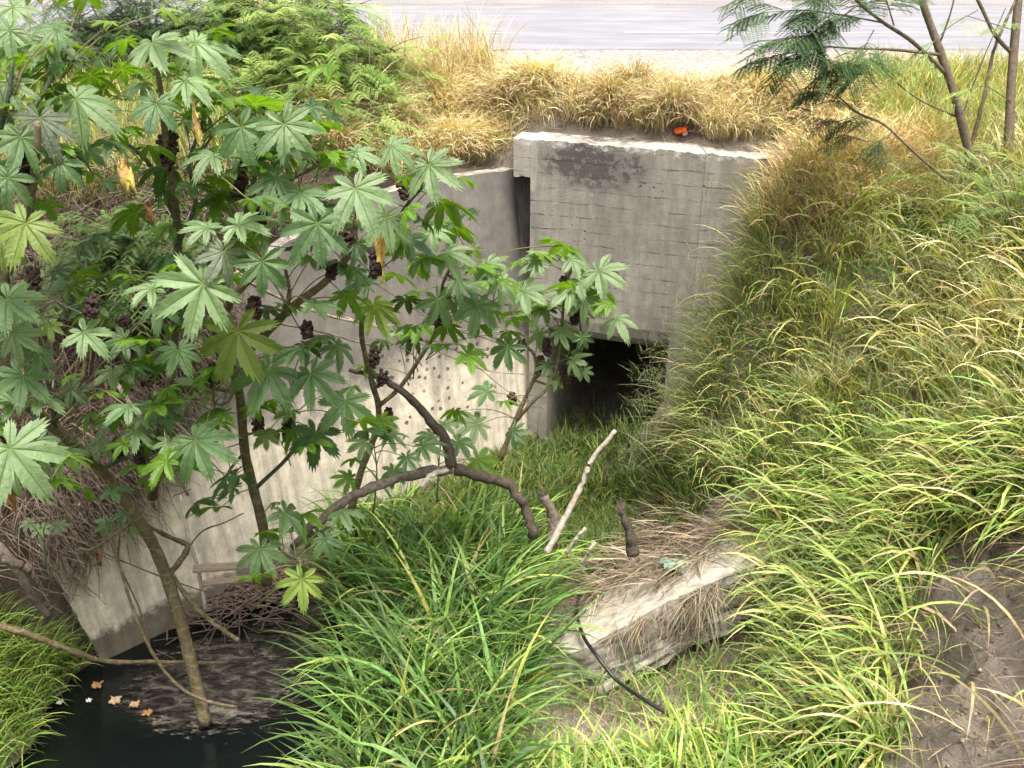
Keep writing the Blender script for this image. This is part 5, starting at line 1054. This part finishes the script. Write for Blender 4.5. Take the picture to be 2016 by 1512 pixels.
# left verge trees
def bush(name, label, base, tops, cols, nfr, r0=.03, **k):
    b = base; trunks = []; twigs = []
    for i, tp_ in enumerate(tops):
        mid = ((b[0]*.55+tp_[0]*.45)+random.uniform(-10, 10), (b[1]*.5+tp_[1]*.5), (b[2]+tp_[2])/2)
        trunks.append(([b, mid, tp_], r0*random.uniform(.6, 1), .008))
        for j in range(4):
            t = random.uniform(.35, 1); s = [b[q]*(1-t)+tp_[q]*t for q in range(3)]
            q = (s[0]+random.uniform(-75, 75), s[1]+random.uniform(-55, 45), s[2]+random.uniform(-.5, .5)); q2 = (q[0]+random.uniform(-45, 45), q[1]+random.uniform(-25, 45), q[2]+random.uniform(-.2, .2))
            twigs.append(([tuple(s), q, q2], .006, int(nfr*3.2), .6))
    return feather_tree(name, label, trunks, twigs, cols, 'feathery bushes on the road verge', extra=.4, **k)
bush('feathery_bush', 'dense bright green feathery bush at upper centre left, above the golden grass', (590, 320, 11.2), [(470, 60, 11.4), (540, 20, 11.4), (610, 40, 11.3), (680, 110, 11.2), (560, 130, 11.0), (650, 190, 11.0), (500, 140, 11.2), (590, 90, 10.9), (740, 130, 11.2), (620, -30, 11.5), (500, -20, 11.5), (680, 20, 11.4), (560, -40, 11.5), (640, 90, 11.1), (770, 100, 11.2), (530, 190, 11), (700, 200, 11)], MGc, 11, L=.25, npin=5, plen=.11, nl=8, ls=.026)
bush('feathery_bush', 'dark feathery tree at upper left with brown trunk behind the castor leaves', (340, 360, 11.6), [(150, 20, 11.9), (210, 90, 11.6), (340, 20, 11.5), (120, 90, 11.9), (300, 150, 11.3), (260, -30, 11.8), (180, 10, 11.8), (400, 60, 11.5),(230, 30, 11.8), (300, -20, 11.8), (380, 20, 11.7), (440, 90, 11.6), (270, 100, 11.6), (330, 60, 11.5), (180, 60, 11.9), (420, -30, 11.8)], [(.055, .11, .045), (.08, .15, .055), (.11, .19, .07)], 9, r0=.05, L=.25, npin=5, plen=.11, nl=8, ls=.026)
bush('feathery_bush', 'thin upright bush with bare brown stems between the two feathery trees', (410, 330, 11.2), [(400, 100, 11.2), (430, 60, 11.2), (460, 120, 11.2), (410, 150, 11.1)], LG, 3, r0=.018, L=.2, npin=4, plen=.09, nl=8, ls=.018)
bush('feathery_bush', 'low green feathery shrub growing on the shaded left bank', (250, 545, 9.3), [(180, 490, 9.1), (240, 460, 9.0), (300, 500, 9.1), (210, 520, 8.9), (150, 480, 9.2)], [(.06, .12, .035), (.10, .17, .05)], 5, r0=.01, L=.22, npin=4, plen=.10, nl=8, ls=.02)
bush('feathery_bush', 'pale green bush at the far left edge beside the road', (30, 260, 11.8), [(0, 60, 12), (60, 40, 12), (120, 90, 11.9), (20, 120, 11.8)], MGc, 4, r0=.02, L=.24, npin=4, plen=.11, nl=8, ls=.02)

# ---------------------------------------------------------------- dead wood
def wood(name, label, limbs, m, cat='branch', grp=None, sides=9, knob=.25):
    e = empty(name, pxl(limbs[0][0])[0], label, cat, grp)
    for i, (pts, r0, r1) in enumerate(limbs):
        P = catmull(pxl(pts), 5); P = P+np.array([[random.gauss(0, 1) for _ in range(3)] for _ in P])*r1*.25
        mesh_np('main_limb' if i == 0 else 'side_limb', *tube(P, np.linspace(r0, r1, len(P)), sides, knob, .15), M[m] if isinstance(m, str) else M[m[i]], e, smooth=True)
    return e
def stick(name, label, pts, r0, r1, m, cat='stick', grp=None, sides=7):
    P = catmull(pxl(pts), 8); P = P+np.array([[random.gauss(0, 1) for _ in range(3)] for _ in P])*r1*.12
    V, Fc = tube(P, np.linspace(r0, r1, len(P)), sides, .3, .3); return mesh_np(name, V, Fc, M[m], smooth=True, label=label, cat=cat, group=grp)
wood('dead_branch', 'large grey forked dead branch arching over the tall grass in the middle', [
 ([(575, 1075, 8.6), (640, 1020, 8.7), (700, 975, 8.8), (790, 938, 8.9), (890, 922, 9.0)], .035, .05),
 ([(890, 920, 9.0), (875, 865, 9.0), (840, 820, 9.0), (790, 770, 8.9), (740, 742, 8.9), (690, 728, 8.8)], .055, .018),
 ([(890, 922, 9.0), (950, 940, 9.05), (1005, 955, 9.1), (1035, 1000, 9.1), (1050, 1050, 9.1)], .055, .045),
 ([(885, 925, 9.0), (850, 935, 8.85), (828, 960, 8.75)], .03, .02)], ['dead_grey', 'dead_dark', 'dead_dark', 'dead_pale'])
stick('bleached_stick', 'long bleached white stick standing up from the ditch floor', [(1075, 1090, 9.2), (1105, 1035, 9.2), (1140, 965, 9.15), (1165, 905, 9.1), (1212, 848, 9.0)], .036, .020, 'dead_pale')
stick('stump', 'short grey broken stump left of the bleached stick', [(1085, 1075, 9.3), (1090, 1020, 9.25), (1070, 975, 9.2)], .06, .045, 'dead_grey', 'stump', sides=10)
stick('stump', 'dark knotted stump in the short grass right of the bleached stick', [(1245, 1090, 9.0), (1240, 1050, 8.95), (1222, 1005, 8.9)], .06, .028, 'dead_dark', 'stump', sides=10)
def splinters(px, py, D, r, h, n, m, parent):
    mb = MB(); c = at(px, py, D)
    for i in range(n):
        a = i*2.4; p = c+np.array([math.cos(a), math.sin(a), 0])*r*random.uniform(.2, .9); q = p+np.array([random.gauss(-.01, .02), random.gauss(0, .01), h*random.uniform(.3, 1)]); mb.tube([p-np.array([0, 0, .05]), (p+q)/2, q], [.014, .010, .002], 4)
    return mb.build('splinters', m, parent)
for nm, par in (('stump', (1070, 975, 9.2, .035, .09)), ('stump.001', (1222, 1005, 8.9, .022, .14))):
    o_ = bpy.data.objects[nm]; splinters(*par, 14, M['dead_grey'], o_)
stick('small_stick', 'short pale stick below the bleached stick', [(1115, 1090, 9.0), (1135, 1060, 8.9), (1152, 1040, 8.85)], .016, .018, 'dead_pale')
stick('small_stick', 'lowest short pale stick beside the thatch', [(1145, 1110, 8.9), (1160, 1085, 8.8), (1170, 1068, 8.8)], .014, .018, 'dead_pale')
thin = [
 ('long pale bare stem crossing the grey wall below the leaves', [(470, 545, 8.2), (560, 590, 8.6), (660, 625, 8.9), (760, 640, 9.2), (860, 645, 9.4), (990, 655, 9.8)], .016, .006, 'twig_pale'),
 ('thin dark bare stem sagging across the wall under the pale one', [(540, 635, 8.6), (640, 655, 8.9), (740, 680, 9.1), (840, 670, 9.3), (960, 690, 9.6)], .011, .005, 'twig'),
 ('thin stem descending right from the pale stem to the small castor plant', [(680, 625, 9.0), (780, 655, 9.2), (880, 700, 9.5), (960, 730, 9.8), (1050, 738, 10)], .009, .005, 'twig_pale'),
 ('thin stem curving down across the pitted wall', [(900, 690, 9.5), (950, 730, 9.7), (1000, 770, 9.9), (1045, 790, 10)], .006, .004, 'twig_pale'),
 ('finest bare twig crossing the upper part of the wall', [(620, 500, 8.6), (740, 560, 8.9), (860, 640, 9.3), (930, 700, 9.6)], .006, .003, 'twig'),
 ('bare leaning pole resting on the left bank twigs', [(230, 755, 8.4), (280, 830, 8.3), (330, 900, 8.3), (370, 975, 8.4)], .018, .012, 'twig_pale'),
 ('long horizontal bare branch lying just above the black water', [(-30, 1225, 8.1), (60, 1250, 8.2), (150, 1285, 8.4), (210, 1302, 8.6), (320, 1303, 8.8), (440, 1305, 9.0)], .032, .014, 'castor_bark'),
 ('slender brown branch slanting down across the leaning trunk', [(215, 1050, 8.3), (240, 1130, 8.3), (268, 1215, 8.35), (300, 1285, 8.45), (345, 1345, 8.55), (400, 1378, 8.6), (465, 1392, 8.7)], .012, .014, 'castor_bark'),
 ('pale branch slanting from the leaning trunk down to the tall grass', [(340, 1135, 8.5), (385, 1195, 8.55), (430, 1235, 8.6), (470, 1260, 8.6)], .024, .02, 'castor_bark'),
 ('crooked branch joining the leaning trunk from the right', [(335, 1130, 8.45), (370, 1080, 8.5), (350, 1065, 8.6), (290, 1035, 8.3)], .03, .016, 'castor_bark'),
 ('grey upright stick standing in the twig raft', [(405, 1200, 8.9), (390, 1120, 9.0), (372, 1060, 9.0), (355, 975, 9.1)], .02, .012, 'dead_pale'),
 ('curving twig reaching from the crooked branch up to the leaves', [(365, 1085, 8.5), (400, 1045, 8.6), (440, 1030, 8.6), (480, 1010, 8.6)], .009, .005, 'castor_bark'),
 ('short side branch on the left of the leaning trunk', [(268, 1022, 8.15), (215, 1060, 8.1), (180, 1082, 8.1), (152, 1078, 8.1)], .016, .009, 'castor_bark'),
 ('thin twig lying across the corner of the pale wall', [(60, 1040, 8.4), (140, 1060, 8.4), (230, 1100, 8.5), (330, 1140, 8.6), (420, 1170, 8.7)], .008, .005, 'twig'),
 ('weathered log lying on the left bank beside the wall corner', [(-20, 1060, 8.3), (20, 1100, 8.3), (55, 1160, 8.4), (95, 1215, 8.6)], .045, .03, 'dead_grey'),
 ('thick broken log at the left edge above the wall corner', [(-30, 1085, 8.0), (20, 1105, 8.1), (60, 1120, 8.2)], .05, .035, 'dead_grey'),
 ('thin brown stem standing at the left of the water', [(300, 1290, 8.5), (275, 1200, 8.4), (225, 1090, 8.3), (205, 1010, 8.3)], .008, .005, 'twig'),
 ('pale dead stick standing in the golden grass left of the wall', [(662, 270, 10.6), (690, 232, 10.8), (718, 185, 11.0)], .022, .010, 'dead_pale'),
 ('bare reddish dead stem leaning between the two right trunks', [(1900, 330, 9.3), (1935, 200, 9.1), (1960, 90, 9.0), (2000, 0, 8.9)], .022, .012, 'castor_bark'),
 ('thin bare twig leaning right behind the leaning trunk', [(1890, 240, 9.2), (1930, 130, 9.1), (1980, 15, 9.0)], .008, .004, 'twig')]
for lab, pts, r0, r1, m in thin: stick('bare_branch', lab, pts, r0, r1, m, 'branch', 'bare branches')
# boards in the raft
mb = MB()
def board(px, py, D, ln, wd_, ang, label):
    c = at(px, py, D); mb = MB(); d = np.array([math.cos(ang), math.sin(ang), .04]); s = np.array([-math.sin(ang), math.cos(ang), 0]); h = np.array([0, 0, .022]); n = 8; rows_ = []
    b = []; 
    for t in (-1, 1):
        for k in (-1, 1): b.append(c+d*t*ln/2+s*k*wd_/2)
    q = [b[0], b[2], b[3], b[1]]; mb.hexa([p+np.array([random.uniform(-.02, .02), random.uniform(-.01, .01), 0]) for p in q], [p+h+np.array([random.uniform(-.01, .01), 0, 0]) for p in q])
    o = mb.build('old_board', M['board'], label=label, cat='board', group='old boards')
    bv = o.modifiers.new('b', 'BEVEL'); bv.width = .004
board(435, 1118, 8.95, .5, .10, .05, 'upper weathered board lying in the twig raft by the wall')
board(450, 1145, 8.85, .45, .08, .12, 'lower weathered board lying in the twig raft by the wall')

# ---------------------------------------------------------------- small things
hose = catmull(np.vstack([[on_plane(*q, RA, RN)+RN*h_ for q, h_ in (((1150, 1190), .1), ((1146, 1225), .11), ((1156, 1265), .08), ((1178, 1298), .06))], pxl([ (1215, 1340, 8.4), (1265, 1375, 8.1), (1330, 1415, 7.9)])]), 6)
mesh_np('black_hose', *tube(hose, .017, 10), M['hose'], smooth=True, label='black hose bending down over the end of the broken slab', cat='hose')
# green rag: crumpled cloth
def cloth(name, c, w_, h, amp, m, label, cat, seed, ax=(1, 0, 0), ay=(0, .5, .8), n=22):
    rd = random.Random(seed); ph = [rd.uniform(0, 6.28) for _ in range(8)]; ax = np.array(ax, float); ay = np.array(ay, float); ax /= np.linalg.norm(ax); ay /= np.linalg.norm(ay); nn_ = np.cross(ax, ay); V = []
    for j in range(n):
        for i in range(n):
            u, v = i/(n-1)-.5, j/(n-1)-.5
            r_ = 1+.18*math.sin(5*math.atan2(v, u)+ph[0])
            z = amp*(math.sin(u*13+v*5+ph[1])+.7*math.sin(v*17-u*6+ph[2])+.5*math.sin((u+v)*24+ph[3]))
            V.append(c+ax*u*w_*r_+ay*v*h*r_+nn_*z+np.array([rd.uniform(-1, 1), rd.uniform(-1, 1), rd.uniform(-1, 1)])*amp*.25)
    Fc = np.array([[j*n+i, j*n+i+1, (j+1)*n+i+1, (j+1)*n+i] for j in range(n-1) for i in range(n-1)])
    o = mesh_np(name, V, Fc, m, smooth=True, label=label, cat=cat); s = o.modifiers.new('t', 'SOLIDIFY'); s.thickness = .004; return o
def surf(px, py):    # ground hit near a picture position
    r = ray(px, py); t = np.linspace(2, 22, 1200); P = CAM+t[:, None]*r; h = H(P[:, 0], P[:, 1]); k = np.argmax(P[:, 2] < h); return P[k]
pr = on_plane(1335, 1125, RA, RN)+RN*.08
cloth('green_rag', pr, .20, .26, .018, M['rag'], 'crumpled faded green rag caught in the thatch on the slab', 'rag', 3, ay=tuple(np.cross(RN, [1, 0, 0])))
# orange crushed cup with a white torn side
pc = np.array([CUP[0], CUP[1], float(H(CUP[0], CUP[1]))+.05])
cup = empty('crushed_cup', pc, 'crushed orange plastic cup lying on the soil above the headwall', 'litter')
def cupmesh(r0, r1, h, m, nm, off, seed, a0=0, a1=6.28):
    rd = random.Random(seed); n, k = 20, 6; V = []
    for j in range(k):
        t = j/(k-1)
        for i in range(n):
            a = a0+(a1-a0)*i/(n-1); r_ = (r0+(r1-r0)*t)*(1+.22*math.sin(a*3+t*2+seed)+.05*rd.uniform(-1, 1))
            V.append(pc+.72*(off+np.array([h*(t-.5), r_*math.cos(a)*.8, r_*math.sin(a)*.6+r0*.5+.02*t+.02*math.sin(a*5+t*4)])))
    Fc = np.array([[j*n+i, j*n+i+1, (j+1)*n+i+1, (j+1)*n+i] for j in range(k-1) for i in range(n-1)])
    o = mesh_np(nm, V, Fc, m, cup, smooth=True); s = o.modifiers.new('t', 'SOLIDIFY'); s.thickness = .003
cupmesh(.05, .075, .16, M['orange'], 'cup_body', np.zeros(3), 2); cupmesh(.035, .03, .02, M['orange'], 'cup_base', np.array([-.085, 0, .012]), 4); cupmesh(.055, .06, .06, M['white_plastic'], 'torn_label', np.array([.06, -.02, -.012]), 5, 3.5, 6.0)
# floating leaves and litter
lit = [(226, 1378, 'tan curled leaf floating on the black water, left of two', .075, 'yl'), (265, 1386, 'tan curled leaf floating on the black water, right of two', .06, 'yl'), (190, 1348, 'dark brown leaf floating above the two tan leaves', .07, 'bl'), (290, 1402, 'dark brown leaf floating at the edge of the scum', .06, 'bl'), (78, 1362, 'orange brown leaf floating near the left grass', .06, 'bl'), (118, 1382, 'small pale scrap floating near the left grass', .04, 'wp'), (175, 1378, 'small pale scrap floating beside the tan leaf', .035, 'wp')]
M['tan_leaf'] = simple('tan_leaf', [(.35, (.35, .24, .12)), (.7, (.62, .50, .33))], 20, .7)
for i, (px, py, lab, s, k) in enumerate(lit):
    cloth('floating_leaf' if k != 'wp' else 'floating_scrap', at_z(px, py, -4.63), s*1.25, s*1.0, .008, M['tan_leaf'] if k == 'yl' else M['brown_leaf'] if k == 'bl' else M['white_plastic'], lab, 'leaf' if k != 'wp' else 'litter', 40+i, ay=(0.1, 1, .15), n=9)
# soil clods and stones at lower right
def rock(name, c, s, m, label, seed, grp, flat=.75):
    bm = bmesh.new(); bmesh.ops.create_icosphere(bm, subdivisions=6, radius=1); rd = random.Random(seed); o = [rd.uniform(0, 50) for _ in range(3)]
    from mathutils import noise as mn
    for v in bm.verts:
        q = v.co.copy(); d = 1+.35*mn.noise(q*1.3+Vector(o))+.10*mn.noise(q*3.1+Vector(o))+.03*mn.noise(q*8+Vector(o))+.015*mn.noise(q*19+Vector(o))+.012*mn.noise(q*42+Vector(o)); v.co = Vector((q.x*d*s, q.y*d*s, q.z*d*s*flat))
    me = bpy.data.meshes.new(name); bm.to_mesh(me); bm.free(); me.materials.append(m); ob = bpy.data.objects.new(name, me); ob.location = c
    for p in me.polygons: p.use_smooth = True
    return link(ob, None, label, 'soil clod', grp)
M['clod'] = simple('clod_soil', [(.3, (.15, .12, .10)), (.5, (.27, .225, .19)), (.7, (.40, .35, .30))], 5, .95, .9, .04, 18, .1)
for i, (px, py, s, lab) in enumerate([(1890, 1075, .2, 'rounded grey soil clod at the top of the bare bank')]):
    p = surf(px, py); rock('soil_clod', p+np.array([0, .12, -.26]), s, M['clod'], lab, i, 'soil clods')
print('objects', len(bpy.data.objects))
